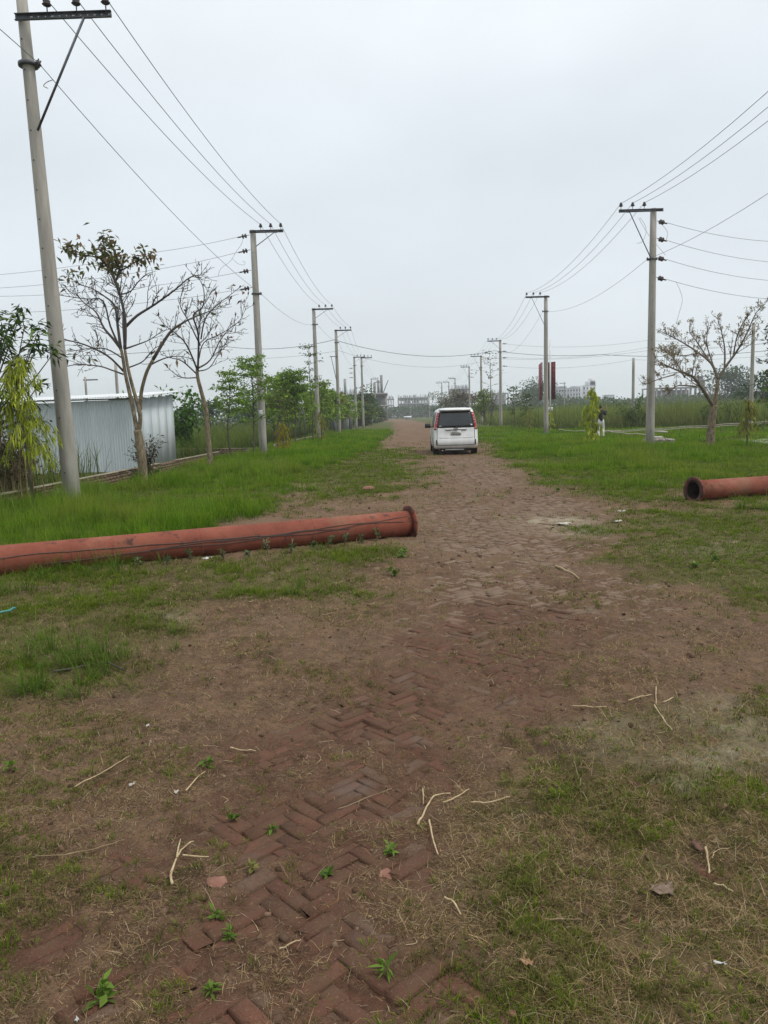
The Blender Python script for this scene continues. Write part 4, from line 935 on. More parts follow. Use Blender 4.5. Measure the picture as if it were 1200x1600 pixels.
for k, (px_, lab) in enumerate((((12.414,36.702), 'pale flat slab of rubble lying right of the largest right pole, nearest the pole'), ((13.663,39.628), 'pale broken slab on top of the rubble beside the largest right pole'), ((12.358,34.998), 'pale flat slab of rubble farthest right of the largest right pole'))):
    m = MB(); m.box((0, 0, .06), (.75, .35, .07)); ob = m.build('rubble_slab', M_PAVEW, None, loc=(px_[0], px_[1], float(gz(*px_)) + .18 * (k == 1) + .1)); ob.rotation_euler = (.08, .05 * k, .3 * k); tag(ob, lab, 'rubble')
for k in range(5):
    p = (10.9 + .28 * k, 33.4 + .2 * (k % 2)); rock('rubble_lump', 'grey brown lump in the low heap behind the largest right pole', p, (.2, .16, .15), M_RUB, 'rubble', k, 'rubble heap by the largest right pole')
m = MB(); q = [np.array((*(15.059,35.389), 0)), np.array((*(14.495,29.145), 0)), np.array((*(18.497,37.224), 0)), np.array((*(16.909,36.627), 0))]
top = np.array(q) + (0, 0, .12); bot_ = np.array(q) + (0, 0, -.1); m.rings([bot_, top]); tag(m.build('cement_slab', M_PAVEW), 'pale grey cement slab at the right edge behind the small drooping sapling', 'slab')

# ------------------------------------------------------------------ trees
def limbs_mesh(name, limbs, mt, parent, n=8, base=None):
    m = MB()
    for P, r0, r1 in limbs: m.tube(np.array(P) - base, np.linspace(r0, r1, len(P)) if r0 != r1 else r0, n)
    return m.build(name, mt, parent, True)
def smooth(P, k=4):
    P = np.array(P, float); n = len(P); t = np.linspace(0, n - 1, (n - 1) * k + 1); i = np.clip(t.astype(int), 0, n - 2); f = (t - i)[:, None]
    g = lambda q: P[np.clip(q, 0, n - 1)]
    a, b_, c_, d = g(i - 1), g(i), g(i + 1), g(i + 2)
    return .5 * ((2 * b_) + (c_ - a) * f + (2 * a - 5 * b_ + 4 * c_ - d) * f ** 2 + (3 * b_ - a - 3 * c_ + d) * f ** 3)
def branch_out(P, r0, r1, depth, r, out, tips, dens=2.2, spread=.75, lenf=.55, start=.25, up=.25, minr=.0035):
    """random side twigs along a limb"""
    P = np.array(P); seg = np.linalg.norm(np.diff(P, axis=0), axis=1); Lt = seg.sum()
    cum = np.concatenate([[0], np.cumsum(seg)])
    n = max(2, int(Lt * dens))
    for _ in range(n):
        t = r.uniform(start, .98); s = t * Lt; i = min(np.searchsorted(cum, s) - 1, len(P) - 2); i = max(i, 0)
        f = (s - cum[i]) / max(seg[i], 1e-6); p = P[i] * (1 - f) + P[i + 1] * f; d = (P[i + 1] - P[i]) / max(seg[i], 1e-6)
        q = r.normal(0, 1, 3); q -= q.dot(d) * d; q /= np.linalg.norm(q) + 1e-6
        nd = d * (1 - spread * .5) + q * spread + np.array([0, 0, up]); nd /= np.linalg.norm(nd)
        L = Lt * lenf * r.uniform(.4, 1.0) * (1.1 - .6 * t); k = 4
        rr = (r0 + (r1 - r0) * t) * .42; pts = [p]
        for j in range(k):
            nd = nd + r.normal(0, .16, 3) + np.array([0, 0, up * .25]); nd /= np.linalg.norm(nd); pts.append(pts[-1] + nd * L / k)
        out.append((pts, max(rr, minr), minr * .7))
        if depth > 0: branch_out(pts, max(rr, minr), minr, depth - 1, r, out, tips, dens * .75, spread, lenf * .95, .2, up, minr)
        else: tips.append((pts[-1], nd)); tips.append((pts[-2], nd))
def leaf_cloud(P, D, L, W, r, c_a, c_b, droop=.3, rand=.8, fold=True):
    """leaf quads (bent diamonds) rooted at P and pointing roughly along D"""
    n = len(P); P = np.asarray(P, float)
    d = np.asarray(D, float) + r.normal(0, rand, (n, 3)) + np.array([0, 0, -droop]); d /= np.linalg.norm(d, axis=1)[:, None]
    s = np.cross(d, r.normal(0, .5, (n, 3)) + np.array([0, 0, 1.0])); s /= np.linalg.norm(s, axis=1)[:, None] + 1e-9
    u = np.cross(s, d); l = L * r.uniform(.65, 1.2, n)[:, None]; w = W * r.uniform(.7, 1.2, n)[:, None] * .5
    b_ = .12 * l
    V = np.stack([P, P + d * l * .45 + s * w + u * b_ * .3, P + d * l - np.array([0, 0, 1.0]) * b_, P + d * l * .45 - s * w + u * b_ * .3], 1).reshape(-1, 3)
    F = (np.arange(n) * 4)[:, None] + np.array([[0, 1, 2, 3]]); c = colr(n, c_a, c_b, r, .15); return V, F, np.repeat(c, 4, 0)
def leaves(name, parts_, parent, base=(0, 0, 0), mt=None, kind='stuff'):
    V = np.concatenate([p[0] for p in parts_]) - np.array(base); k = 0; F = []
    for p in parts_: F.append(p[1] + k); k += len(p[0])
    ob = link(name, mesh_np(name, V, np.concatenate(F), mt or M_LEAF, False, np.concatenate([p[2] for p in parts_])), parent)
    return tag(ob, kind=kind)
def depth_jit(P, r, amt):
    P = smooth(P); L = np.concatenate([[0], np.cumsum(np.linalg.norm(np.diff(P, axis=0), axis=1))]); P[:, 1] += L * r.uniform(-amt, amt); return P
M_TWIG2 = simple('brown_twig', (0.11, 0.085, 0.065), (0.2, 0.16, 0.12), .9, scale=6)
def bare_tree(label, base, trunk, limbs, seed, depth=2, dens=5.0, rad=.09, lrad=.035, twig_len=.5, leafspec=None, minr=.0042, amt=.55, up=.25, start=.25, tw_mat=None):
    r = np.random.default_rng(seed); base = np.array(base); t = empty('bare_tree', tuple(base), 0, label, 'tree')
    tr = [(smooth(P), a, b_) for P, a, b_ in trunk]
    limbs_mesh('trunk', tr, M_BARK, t, 12, base)
    main = []; tw = []; tips = []
    for P, a, b_ in limbs:
        P = depth_jit(P, r, amt); main.append((P, a, b_)); branch_out(P, a, b_, depth, r, tw, tips, dens, .75, twig_len, start, up, minr)
    limbs_mesh('limb', main, tw_mat or M_TWIG, t, 8, base)
    m = MB()
    for P, a, b_ in tw: m.tube(np.array(P) - base, np.linspace(a, b_, len(P)), 3, cap=False)
    tag(m.build('twig', tw_mat or M_TWIG, t), kind='stuff')
    if leafspec: leafspec(t, base, tips, r)
    return t
# nearest bare tree (twin stems, leafy top)
B1 = (*(-6.414,19.58), 0.0); Y1 = 19.6
B1 = ((-6.421,19.6,-0.002)[0], 19.6, float(gz(-6.4, 19.6)) - .05)
def lf1(t, base, tips, r):
    P = []; Dn = []
    for p, d in tips:
        if p[2] > (-9.644,19.6,5.373)[2] and p[0] < (-5.329,19.6,11.529)[0] and r.random() < .42:
            for _ in range(r.integers(3, 7)): P.append(p + r.normal(0, .10, 3)); Dn.append(d * .6)
        elif r.random() < .02: P.append(p); Dn.append(d)
    P = np.array(P); k = r.random(len(P)); Dn = np.array(Dn)
    g = k < .55; a = [leaf_cloud(P[g], Dn[g], .21, .08, r, (.07, .095, .03), (.14, .16, .045), .5), leaf_cloud(P[~g], Dn[~g], .20, .08, r, (.15, .13, .05), (.22, .14, .08), .5)]
    leaves('foliage', a, t, base)
bare_tree('tall bare tree with twin stems and brown leaves only at its top, before the shed', B1,
    [([(-6.423,19.6,-0.035),(-6.414,19.6,0.59),(-6.447,19.6,1.08),(-6.476,19.6,1.374)], .125, .10), ([(-6.481,19.6,1.309),(-6.555,19.6,1.893),(-6.622,19.6,2.345),(-6.69,19.6,2.778),(-6.727,19.6,3.176),(-6.758,19.6,3.414)], .056, .034), ([(-6.452,19.6,1.243),(-6.387,19.6,1.727),(-6.444,19.6,2.083),(-6.544,19.6,2.534),(-6.624,19.6,3.014),(-6.662,19.6,3.412)], .056, .034), ([(-6.506,20,1.895),(-6.442,20,2.352),(-6.277,20,2.836),(-6.091,20,3.155)], .05, .04)],
    [([(-6.761,19.6,3.383),(-6.907,19.6,4.048),(-7.031,19.6,4.552),(-7.363,19.6,4.841),(-7.777,19.6,5.086),(-8.183,19.6,5.222)], .04, .008), ([(-6.761,19.6,3.383),(-6.945,19.6,3.971),(-7.046,19.6,4.568),(-7.461,19.6,4.611),(-8.286,19.6,4.744)], .03, .006), ([(-6.662,19.6,3.412),(-6.59,19.6,3.976),(-6.595,19.6,4.367),(-6.664,19.6,4.759),(-6.766,19.6,5.118),(-6.892,19.6,5.369),(-7.066,19.6,5.605),(-7.373,19.6,5.767)], .045, .01), ([(-6.768,19.6,5.087),(-6.657,19.6,5.3),(-6.681,19.6,5.639),(-6.777,19.6,5.857),(-6.95,19.6,6.107)], .028, .008), ([(-6.657,19.6,5.3),(-6.443,19.6,5.402),(-6.244,19.6,5.503),(-6.03,19.6,5.605),(-5.819,19.6,5.675)], .022, .006),
     ([(-6.591,19.6,3.961),(-6.3,19.6,4.218),(-5.865,19.6,4.471),(-5.347,19.6,4.813),(-4.929,19.6,5.126),(-4.575,19.6,5.177)], .04, .008), ([(-6.091,20,3.155),(-5.67,20,3.819),(-5.325,20,4.081),(-5.021,20,4.232),(-4.519,20,4.424)], .045, .008), ([(-6.758,19.6,3.414),(-7.013,19.6,3.69),(-7.314,19.6,3.997),(-7.587,19.6,4.428),(-7.968,19.6,4.704),(-8.267,19.6,4.976)], .04, .008), ([(-6.733,19.6,2.859),(-7.03,19.6,3.232),(-7.496,19.6,3.499),(-7.891,19.6,3.62),(-8.167,19.6,3.817)], .03, .006), ([(-6.738,19.6,2.779),(-6.974,19.6,2.881),(-7.259,19.6,2.985),(-7.744,19.6,3.014),(-8.078,19.6,2.897),(-8.19,19.6,2.708)], .022, .005),
     ([(-6.662,19.6,3.412),(-6.414,19.6,3.483),(-6.001,19.6,3.629),(-5.664,19.6,3.855)], .025, .006), ([(-6.166,20,3.027),(-5.825,20,3.18),(-5.492,20,3.235),(-5.084,20,3.159)], .022, .005), ([(-6.698,19.8,2.949),(-6.262,19.8,3.097),(-5.915,19.8,3.407),(-5.633,19.8,3.479)], .02, .005), ([(-6.649,19.6,4.743),(-6.403,19.6,4.813),(-6.18,19.6,5.039),(-5.978,19.6,5.188),(-5.718,19.6,5.257)], .02, .005), ([(-6.662,19.6,3.412),(-6.778,19.6,4.044),(-6.852,19.6,4.593),(-7.026,19.6,5.064),(-7.243,19.6,5.379)], .03, .008), ([(-6.727,19.6,3.176),(-7.146,19.6,3.425),(-7.63,19.6,3.439),(-8.121,19.6,3.374)], .02, .005), ([(-7.066,19.6,5.605),(-7.379,19.6,5.691),(-7.695,19.6,5.731),(-7.942,19.6,5.83)], .02, .006)],
    31, depth=2, dens=7.5, leafspec=lf1, twig_len=.42, minr=.0075)
B2 = ((-5.772,24.2,-0.058)[0], 24.2, float(gz(-5.8, 24.2)) - .05)
def lf2(t, base, tips, r):
    P = []; Dn = []
    for p, d in tips:
        if r.random() < .03: P.append(p); Dn.append(d)
        if (p[0] > (-4.884,24.2,13.815)[0] and p[2] > (-12.002,24.2,5.218)[2] and r.random() < .16) or r.random() < .008: P.append(p); Dn.append(d)
    P = np.array(P); Dn = np.array(Dn); k = r.random(len(P)) < .7
    leaves('foliage', [leaf_cloud(P[k], Dn[k], .17, .06, r, (.03, .035, .02), (.07, .06, .035), .7), leaf_cloud(P[~k], Dn[~k], .2, .08, r, (.2, .07, .04), (.22, .12, .05), .7)], t, base)
bare_tree('smaller bare tree with one crooked stem and a few red leaves, near the leaning pole', B2,
    [([(-5.774,24.2,-0.099),(-5.766,24.2,0.407),(-5.788,24.2,1.111),(-5.805,24.2,1.87),(-5.93,24.2,2.508),(-6.007,24.2,2.904),(-6.01,24.2,3.199)], .095, .045)],
    [([(-5.995,24.2,3.1),(-5.817,24.2,4.13),(-5.882,24.2,4.712),(-5.553,24.2,4.934),(-5.447,24.2,5.411),(-5.583,24.2,5.798)], .035, .008), ([(-6.012,24.2,3.159),(-6.209,24.2,3.888),(-6.505,24.2,4.247),(-6.732,24.2,4.447),(-6.909,24.2,4.781)], .03, .006), ([(-6.021,24.2,3.003),(-6.417,24.2,3.406),(-6.75,24.2,3.513),(-7.023,24.2,3.619)], .025, .005), ([(-5.97,24.2,3.197),(-5.636,24.2,3.443),(-5.363,24.2,4.058),(-5.063,24.2,4.476),(-4.733,24.2,4.718)], .028, .006), ([(-5.84,24.2,4.072),(-5.648,24.2,4.648),(-5.271,24.2,5.022),(-4.822,24.2,5.297),(-4.454,24.2,5.535)], .025, .005), ([(-5.871,24.2,3.879),(-6.089,24.2,4.564),(-6.258,24.2,5.051),(-6.033,24.2,5.524)], .024, .006), ([(-5.995,24.2,3.1),(-5.571,24.2,3.186),(-5.146,24.2,3.663),(-4.768,24.2,4.041)], .02, .005), ([(-6.027,24.2,2.904),(-6.486,24.2,2.917),(-6.812,24.2,3.162),(-6.921,24.2,3.322)], .02, .005), ([(-5.933,24.2,3.49),(-5.766,24.2,3.973),(-5.214,24.2,4.248),(-4.659,24.2,4.619),(-4.373,24.2,5.188)], .02, .005)],
    32, depth=2, dens=7.5, leafspec=lf2, twig_len=.42, minr=.008)
B3 = ((12.121,29.5,0.051)[0], 29.5, float(gz(12.1, 29.5)) - .05)
def lf3(t, base, tips, r):
    k = r.random(len(tips)) < .85; P = np.array([p for p, d in tips])[k]; Dn = np.array([d for p, d in tips])[k]; P = np.repeat(P, 2, 0) + r.normal(0, .03, (2 * len(P), 3)); Dn = np.repeat(Dn, 2, 0)
    leaves('foliage', [leaf_cloud(P, Dn, .08, .042, r, (.18, .15, .09), (.34, .29, .17), .2, 1.2)], t, base)
bare_tree('wide spreading tree with thin forked limbs and tiny brown buds beside the largest right pole', B3,
    [([(12.123,29.5,0.002),(12.129,29.5,0.731),(12.186,29.5,1.333),(12.227,29.5,1.62)], .165, .12), ([(12.254,29.5,1.523),(12.289,29.5,2.05),(12.347,29.5,2.574)], .09, .06)],
    [([(12.347,29.5,2.574),(12.576,29.5,2.996),(12.944,29.5,3.53),(13.172,29.5,3.925),(13.351,29.5,4.319),(13.616,29.5,4.967),(13.938,29.5,5.284)], .055, .008), ([(12.347,29.5,2.574),(12.092,29.5,3.176),(11.603,29.5,3.592),(11.069,29.5,3.961),(10.537,29.5,4.259),(10.224,29.5,4.409)], .055, .008), ([(12.576,29.5,2.996),(12.581,29.5,3.706),(12.443,29.5,4.416),(12.287,29.5,4.889)], .04, .008), ([(12.204,29.5,1.573),(11.659,29.5,2.188),(11.217,29.5,2.63),(10.732,29.5,2.834),(10.369,29.5,2.94),(9.837,29.5,3.145),(9.403,29.5,3.323)], .075, .008), ([(11.536,29.5,2.335),(11.054,29.5,2.372),(10.62,29.5,2.36),(10.263,29.5,2.131),(9.952,29.5,1.948)], .035, .006), ([(11.339,29.5,2.531),(11.325,29.5,3.15),(11.361,29.5,3.741)], .022, .005), ([(12.899,29.5,3.461),(12.855,29.5,4.169),(13.005,29.5,4.751),(13.188,29.5,4.979)], .03, .006), ([(12.044,29.5,3.201),(11.666,29.5,3.968),(11.417,29.5,4.445),(11.527,29.5,4.84)], .03, .006), ([(10.732,29.5,2.81),(10.134,29.5,2.66),(9.534,29.5,2.486),(9.29,29.5,2.732)], .025, .005), ([(12.346,29.5,2.646),(11.983,29.5,3.723),(11.968,29.5,4.312),(12.052,29.5,4.778)], .03, .006), ([(11.095,29.5,2.681),(10.603,29.5,3.289),(10.117,29.5,3.658),(9.684,29.5,3.789)], .028, .005), ([(11.603,29.5,3.592),(11.078,29.5,3.513),(10.596,29.5,3.692),(10.233,29.5,3.891)], .02, .005)],
    33, depth=2, dens=7.5, leafspec=lf3, twig_len=.40, up=.35, minr=.0085, tw_mat=M_TWIG2)
# dark leafy tree at the left edge
def mango():
    r = np.random.default_rng(41); Y = 14.3; base = np.array(((-7.917,14.3,-0.028)[0], Y, 0.0)); t = empty('mango_tree', tuple(base), 0, 'dark green tree with long drooping leaves at the left edge, reaching across the nearest pole', 'tree')
    cl = [(-6.852,14.3,3.505),(-6.559,14.3,3.359),(-6.278,14.3,3.328),(-6.164,14.3,3.141),(-5.939,14.3,2.858),(-7.004,14.3,3.119),(-6.664,14.3,2.96),(-6.477,14.3,2.642),(-6.838,14.3,2.582),(-6.41,14.3,2.314),(-7.046,14.3,3.579),(-6.49,14.3,3.609),(-6.958,14.3,2.841),(-6.38,14.3,2.952),(-6.192,14.3,2.946),(-6.721,14.3,3.249),(-7.128,14.3,3.318),(-7.072,14.3,2.624),(-6.623,14.3,2.32),(-6.772,14.3,1.973),(-6.356,14.3,1.961),(-6.535,14.3,1.672),(-6.99,14.3,2.214),(-7.31,14.3,3.266),(-7.412,14.3,2.808),(-7.573,14.3,2.347),(-7.583,14.3,3.503),(-7.259,14.3,1.869),(-6.912,14.3,1.742)]
    hub = np.array((-7.721,14.3,1.409)); lim = [([base, base + (0, 0, .8), hub], .09, .06)]; P = []; Dn = []
    for c in cl:
        c = np.array(c) + (0, r.uniform(-.75, -.1) if c[0] > -6.9 else r.uniform(-.6, .6), 0); mid = (hub + c) / 2 + r.normal(0, .1, 3) + (0, 0, -.1)
        lim.append((smooth([hub, mid, c]), .025, .006)); ax = c - mid; ax /= np.linalg.norm(ax)
        for _ in range(26):
            P.append(c + r.normal(0, .065, 3)); Dn.append(ax * .25 + r.normal(0, .75, 3) * (1, 1, .45))
    limbs_mesh('trunk', lim[:1], M_DBARK, t, 10, base); limbs_mesh('limb', lim[1:], M_DBARK, t, 5, base)
    P = np.array(P); Dn = np.array(Dn); k = r.random(len(P)) < .7
    leaves('foliage', [leaf_cloud(P[k], Dn[k], .19, .05, r, (.022, .048, .014), (.05, .09, .025), .5, .25), leaf_cloud(P[~k], Dn[~k], .18, .05, r, (.08, .15, .02), (.15, .24, .035), .4, .25)], t, base)
mango()
def ashoka(label, base, h, w, seed, lo=.22, n=700, L=.2, W=.035, ca=(.20, .27, .02), cb=(.46, .50, .05), lean=(0, 0)):
    r = np.random.default_rng(seed); t = empty('drooping_sapling', (base[0], base[1], float(gz(*base)) - .02), 0, label, 'sapling')
    m = MB(); m.tube([(0, 0, 0), (lean[0] * .4, lean[1] * .4, h * .4), (lean[0], lean[1], h)], [.03, .022, .008], 7); m.build('trunk', M_DBARK, t, True)
    nb = int(14 + h * 9); P = []; Dn = []
    br_ = MB()
    for k in range(nb):
        f = lo + (1 - lo) * (k + r.random()) / nb; zc = h * f; a = r.uniform(0, 6.3); rad = w * (.42 * (1 - f) ** .55 + .2) * r.uniform(.3, 1.25)
        p0 = np.array((lean[0] * f, lean[1] * f, zc)); p1 = p0 + np.array((math.cos(a) * rad * .7, math.sin(a) * rad * .7, .02 * h)); p2 = p0 + np.array((math.cos(a) * rad, math.sin(a) * rad, -.10 * h * r.uniform(.4, 1.2)))
        Q = smooth([p0, p1, p2], 3); br_.tube(Q, np.linspace(.008, .003, len(Q)), 4, cap=False)
        for _ in range(n // nb):
            q = Q[r.integers(1, len(Q))]; P.append(q + r.normal(0, .03, 3)); Dn.append(np.array((math.cos(a) * .35, math.sin(a) * .35, -.9)))
    br_.build('branch', M_DBARK, t)
    leaves('foliage', [leaf_cloud(P, Dn, L, W, r, ca, cb, .5, .35)], t); return t
ashoka('yellow green drooping sapling in front of the low brick wall left of the nearest pole', (-6.422,13.572), 2.75, 1.15, 51, lo=.36, n=1500, L=.17, W=.024, lean=(-.16, 0))
ashoka('bright yellow green drooping sapling beside the person in white trousers', (9.82,37.909), 2.6, 1.05, 52, lo=.1, n=1300, L=.24, W=.05)
ashoka('small yellow leaved drooping sapling near the pale slab at the right edge', (13.203,28.834), 1.75, .75, 53, lo=.34, n=420, L=.22, W=.06, ca=(.16, .19, .03), cb=(.34, .33, .08))
ashoka('small golden drooping sapling right of the leaning pole with the white plate', (-5.101,36,0.204)[:2], 1.35, .75, 54, lo=.12, n=420, ca=(.22, .2, .012), cb=(.36, .30, .03))
ashoka('slim yellow green drooping sapling below the board in the left sapling row', (-4.395,48,-0.111)[:2], 1.9, .7, 55, lo=.12, n=360, ca=(.2, .22, .015), cb=(.33, .31, .04))
ashoka('small yellow drooping sapling left of the hoarding pole', (10.993,62,0.125)[:2], 1.9, .8, 56, lo=.15, n=360, ca=(.16, .2, .02), cb=(.3, .3, .05))
ashoka('small yellow green drooping sapling at the foot of the hoarding posts', (11.768,58,0.176)[:2], 1.6, .8, 57, lo=.15, n=360)
# dry cane bush at the left edge
def canebush():
    r = np.random.default_rng(61); base = np.array(((-7.256,14.6,0.164)[0], 14.6, float(gz(-7, 14.6)))); t = empty('cane_bush', tuple(base), 0, 'brown dry bush of upright canes behind the yellow green drooping sapling at the left edge', 'bush')
    m = MB(); P = []; Dn = []
    for k in range(60):
        x0 = r.normal(0, .24); y0 = r.normal(0, .15); h = r.uniform(1.0, 2.2); lx = r.normal(-.05, .28)
        Q = smooth([(x0, y0, 0), (x0 + lx * .3, y0, h * .5), (x0 + lx, y0 + r.normal(0, .1), h)], 3); m.tube(Q, np.linspace(.013, .004, len(Q)), 5, cap=False)
        for _ in range(26): 
            f = r.uniform(.45, 1); q = Q[int(f * (len(Q) - 1))]; P.append(q + r.normal(0, .10, 3)); Dn.append(r.normal(0, 1, 3))
    m.build('cane', M_CANE, t, True); P = np.array(P); Dn = np.array(Dn); k = r.random(len(P)) < .65
    leaves('foliage', [leaf_cloud(P[k], Dn[k], .10, .035, r, (.06, .045, .022), (.12, .085, .04), .4), leaf_cloud(P[~k], Dn[~k], .10, .035, r, (.07, .09, .02), (.13, .14, .03), .4)], t)
canebush()
def shrub(label, p, h, w, seed, ca, cb, n=500, L=.12, W=.05, name='shrub', cat='shrub', group=None):
    r = np.random.default_rng(seed); t = empty(name, (p[0], p[1], float(gz(*p)) - .03), 0, label, cat, group); m = MB(); P = []; Dn = []
    for k in range(14):
        a = r.uniform(0, 6.3); e = np.array((math.cos(a) * w * r.uniform(.1, .55), math.sin(a) * w * r.uniform(.1, .55), h * r.uniform(.5, 1)))
        Q = smooth([(0, 0, 0), e * (.35, .35, .6), e], 3); m.tube(Q, np.linspace(.012, .004, len(Q)), 4, cap=False)
        for _ in range(n // 14): P.append(Q[r.integers(1, len(Q))] + r.normal(0, .07 * w, 3)); Dn.append(r.normal(0, 1, 3) + e / h * .5)
    m.build('stem', M_DBARK, t); leaves('foliage', [leaf_cloud(P, Dn, L, W, r, ca, cb, .2)], t); return t
shrub('dark ragged weed bush at the foot of the twin stemmed bare tree', (-6.589,20.6,0.226)[:2], 1.1, 1.0, 62, (.03, .025, .015), (.09, .06, .03), 420, .13, .04)
shrub('bright broad leaved bush behind the right end of the tin shed', (-9.677,36,0.628)[:2], 2.9, 2.6, 63, (.05, .12, .02), (.1, .2, .035), 1500, .24, .14)
shrub('feathery green bush top showing above the shed roof behind the twin stems', (-10.744,33,0.756)[:2], 2.95, 2.0, 64, (.07, .14, .02), (.14, .22, .04), 700, .3, .08)
for k, (a, h_, w_) in enumerate((((18.449,60,0.301), 2.3, 3.2), ((22.746,56,0.094), 1.6, 2.4), ((25.459,58,0.132), 1.9, 2.6))):
    shrub(('large shrub in the reeds just right of the person', 'low shrub in the reeds behind the trunk of the spreading tree', 'rounded shrub in the reeds left of the small yellow sapling')[k], a[:2], h_, w_, 70 + k, (.045, .08, .02), (.10, .15, .035), 1000, .28, .09)
# layered young trees
def young(label, p, h, w, seed, ca=(.07, .13, .02), cb=(.15, .24, .035), lo=.35, n=1100, L=.12, W=.07, group=None, name='young_tree', layers=7, tr=.045, cat='tree', lean=0.0, mt=None):
    r = np.random.default_rng(seed); t = empty(name, (p[0], p[1], float(gz(*p)) - .03), 0, label, cat, group); m = MB()
    Q = smooth([(0, 0, 0), (r.normal(0, .08) + lean * .3, r.normal(0, .08), h * .35), (r.normal(0, .1) + lean * .6, 0, h * .7), (lean, 0, h)], 4); m.tube(Q, np.linspace(tr, .008, len(Q)), 8); m.build('trunk', mt or M_DBARK, t, True)
    m = MB(); P = []; Dn = []; nbr = layers * 4
    for k in range(nbr):
        f = lo + (1 - lo) * (k / nbr) ** .9 + r.normal(0, .02); f = min(f, .99); q = Q[int(f * (len(Q) - 1))]; a = k * 2.4 + r.normal(0, .4); l = w * .5 * (1.15 - .75 * ((f - lo) / (1 - lo))) * r.uniform(.6, 1.1)
        e = q + np.array((math.cos(a) * l, math.sin(a) * l, l * r.uniform(.05, .4))); mid = (q + e) / 2 + np.array((0, 0, .1 * l)); B = smooth([q, mid, e], 3)
        m.tube(B, np.linspace(.016, .004, len(B)), 4, cap=False)
        for _ in range(n // nbr):
            u = r.uniform(.3, 1.05); i = min(int(u * (len(B) - 1)), len(B) - 1); P.append(B[i] + r.normal(0, .12, 3) * (1, 1, .45) * max(w * .45, .5)); Dn.append(np.array((math.cos(a), math.sin(a), .2)))
    m.build('branch', M_DBARK, t); leaves('foliage', [leaf_cloud(P, Dn, L, W, r, ca, cb, .1, .9)], t); return t
young('light green young tree with a curved stem just right of the smaller bare tree', (-6.087,29,0.134)[:2], 3.4, 1.9, 101, lo=.4, n=1400, ca=(.08, .16, .02), cb=(.19, .30, .04))
young('light green layered young tree overlapping the leaning pole with the white plate', (-5.765,31.8,0.105)[:2], 4.1, 2.6, 102, lo=.42, n=2400, ca=(.08, .16, .02), cb=(.20, .32, .04))
young('broad layered young tree with rounded green top between the leaning pole and the board', (-5.812,46,0.193)[:2], 4.3, 3.4, 103, lo=.5, n=2200, L=.17, W=.1, ca=(.07, .14, .02), cb=(.17, .28, .035))
young('tall thin young tree with a sparse whorled top beside the pole at the small board', (-4.947,48,0.103)[:2], 6.1, 2.3, 104, lo=.55, n=420, L=.14, W=.08, ca=(.07, .10, .03), cb=(.12, .16, .04))
young('dark crooked young tree just right of the leaning pole with the white plate', (-5.669,38,0.137)[:2], 3.0, 2.2, 105, lo=.55, n=420, ca=(.06, .1, .02), cb=(.14, .18, .03))
rr_ = np.random.default_rng(9)
for k in range(40):
    yy = 47 + 1.55 ** (k * .095) * 0 + k * 1.9 + (k / 40) ** 2 * 52 + rr_.normal(0, .8); xx = -5.5 + .013 * (yy - 45) - rr_.uniform(.1, 2.4)
    h_ = rr_.uniform(2.9, 4.5); q = rr_.random()
    young('young leafy tree in the dense row along the left verge between the far poles', (xx, yy), h_, rr_.uniform(2.6, 4.2), 200 + k, ca=(.08, .14, .022) if q < .8 else (.11, .125, .03), cb=(.23, .34, .045) if q < .8 else (.22, .22, .055), lo=rr_.uniform(.3, .5), n=600, L=.24 + .0014 * yy, W=.13 + .0009 * yy, group='young trees in the row along the left verge')
def big_tree(label, p, h, w, seed, ca, cb, n=2600, L=.45, lo=.3, name='tree', group=None, blobs=12, fl=1.0, tr=.2):
    r = np.random.default_rng(seed); t = empty(name, (p[0], p[1], float(gz(*p)) - .1), 0, label, 'tree', group); P = []; Dn = []; m = MB(); m2 = MB()
    m.tube([(0, 0, 0), (.1, 0, h * lo), (0, .1, h * .6)], [tr, tr * .75, tr * .3], 9); m.build('trunk', M_DBARK, t, True)
    for b_ in range(blobs):
        a = r.uniform(0, 6.3); q = math.sqrt(r.random()); f = r.random(); zc = h * (lo + (1 - lo) * f * .88); rw = w * .5 * (1 - .55 * abs(f - .35)) * .72; c = np.array((math.cos(a) * q * rw, math.sin(a) * q * rw, zc)); rad = np.array((w * .23, w * .23, h * .12 * fl)) * r.uniform(.7, 1.25)
        m2.tube(smooth([(0, 0, h * lo * .9), c * (.5, .5, .8), c], 3), np.linspace(tr * .35, .02, 7), 5, cap=False)
        k = n // blobs; d = r.normal(0, 1, (k, 3)); d /= np.linalg.norm(d, axis=1)[:, None]; rr = r.random(k) ** .4
        gap = fbm(d[:, 0] * 2 + b_ * 3, d[:, 1] * 2 + d[:, 2] * 2, seed, 3) > .34
        P.append((c + d * rr[:, None] * rad)[gap]); Dn.append(d[gap])
    m2.build('limb', M_DBARK, t); P = np.concatenate(P); Dn = np.concatenate(Dn)
    leaves('foliage', [leaf_cloud(P, Dn, L, L * .55, r, ca, cb, .15, .8)], t); return t
GA, GB = (.035, .07, .018), (.09, .15, .035)
# end of the left row, far
for k in range(7):
    big_tree('dark bushy tree at the far leafy end of the left tree row', (-5.2 + .35 * k - (k % 2) * 2.2, 128 + 11 * k), 4.3 + (k % 3) * .8, 4.2, 300 + k, GA, GB, 1300, .5, .12, group='bushy trees ending the left row', tr=.14)
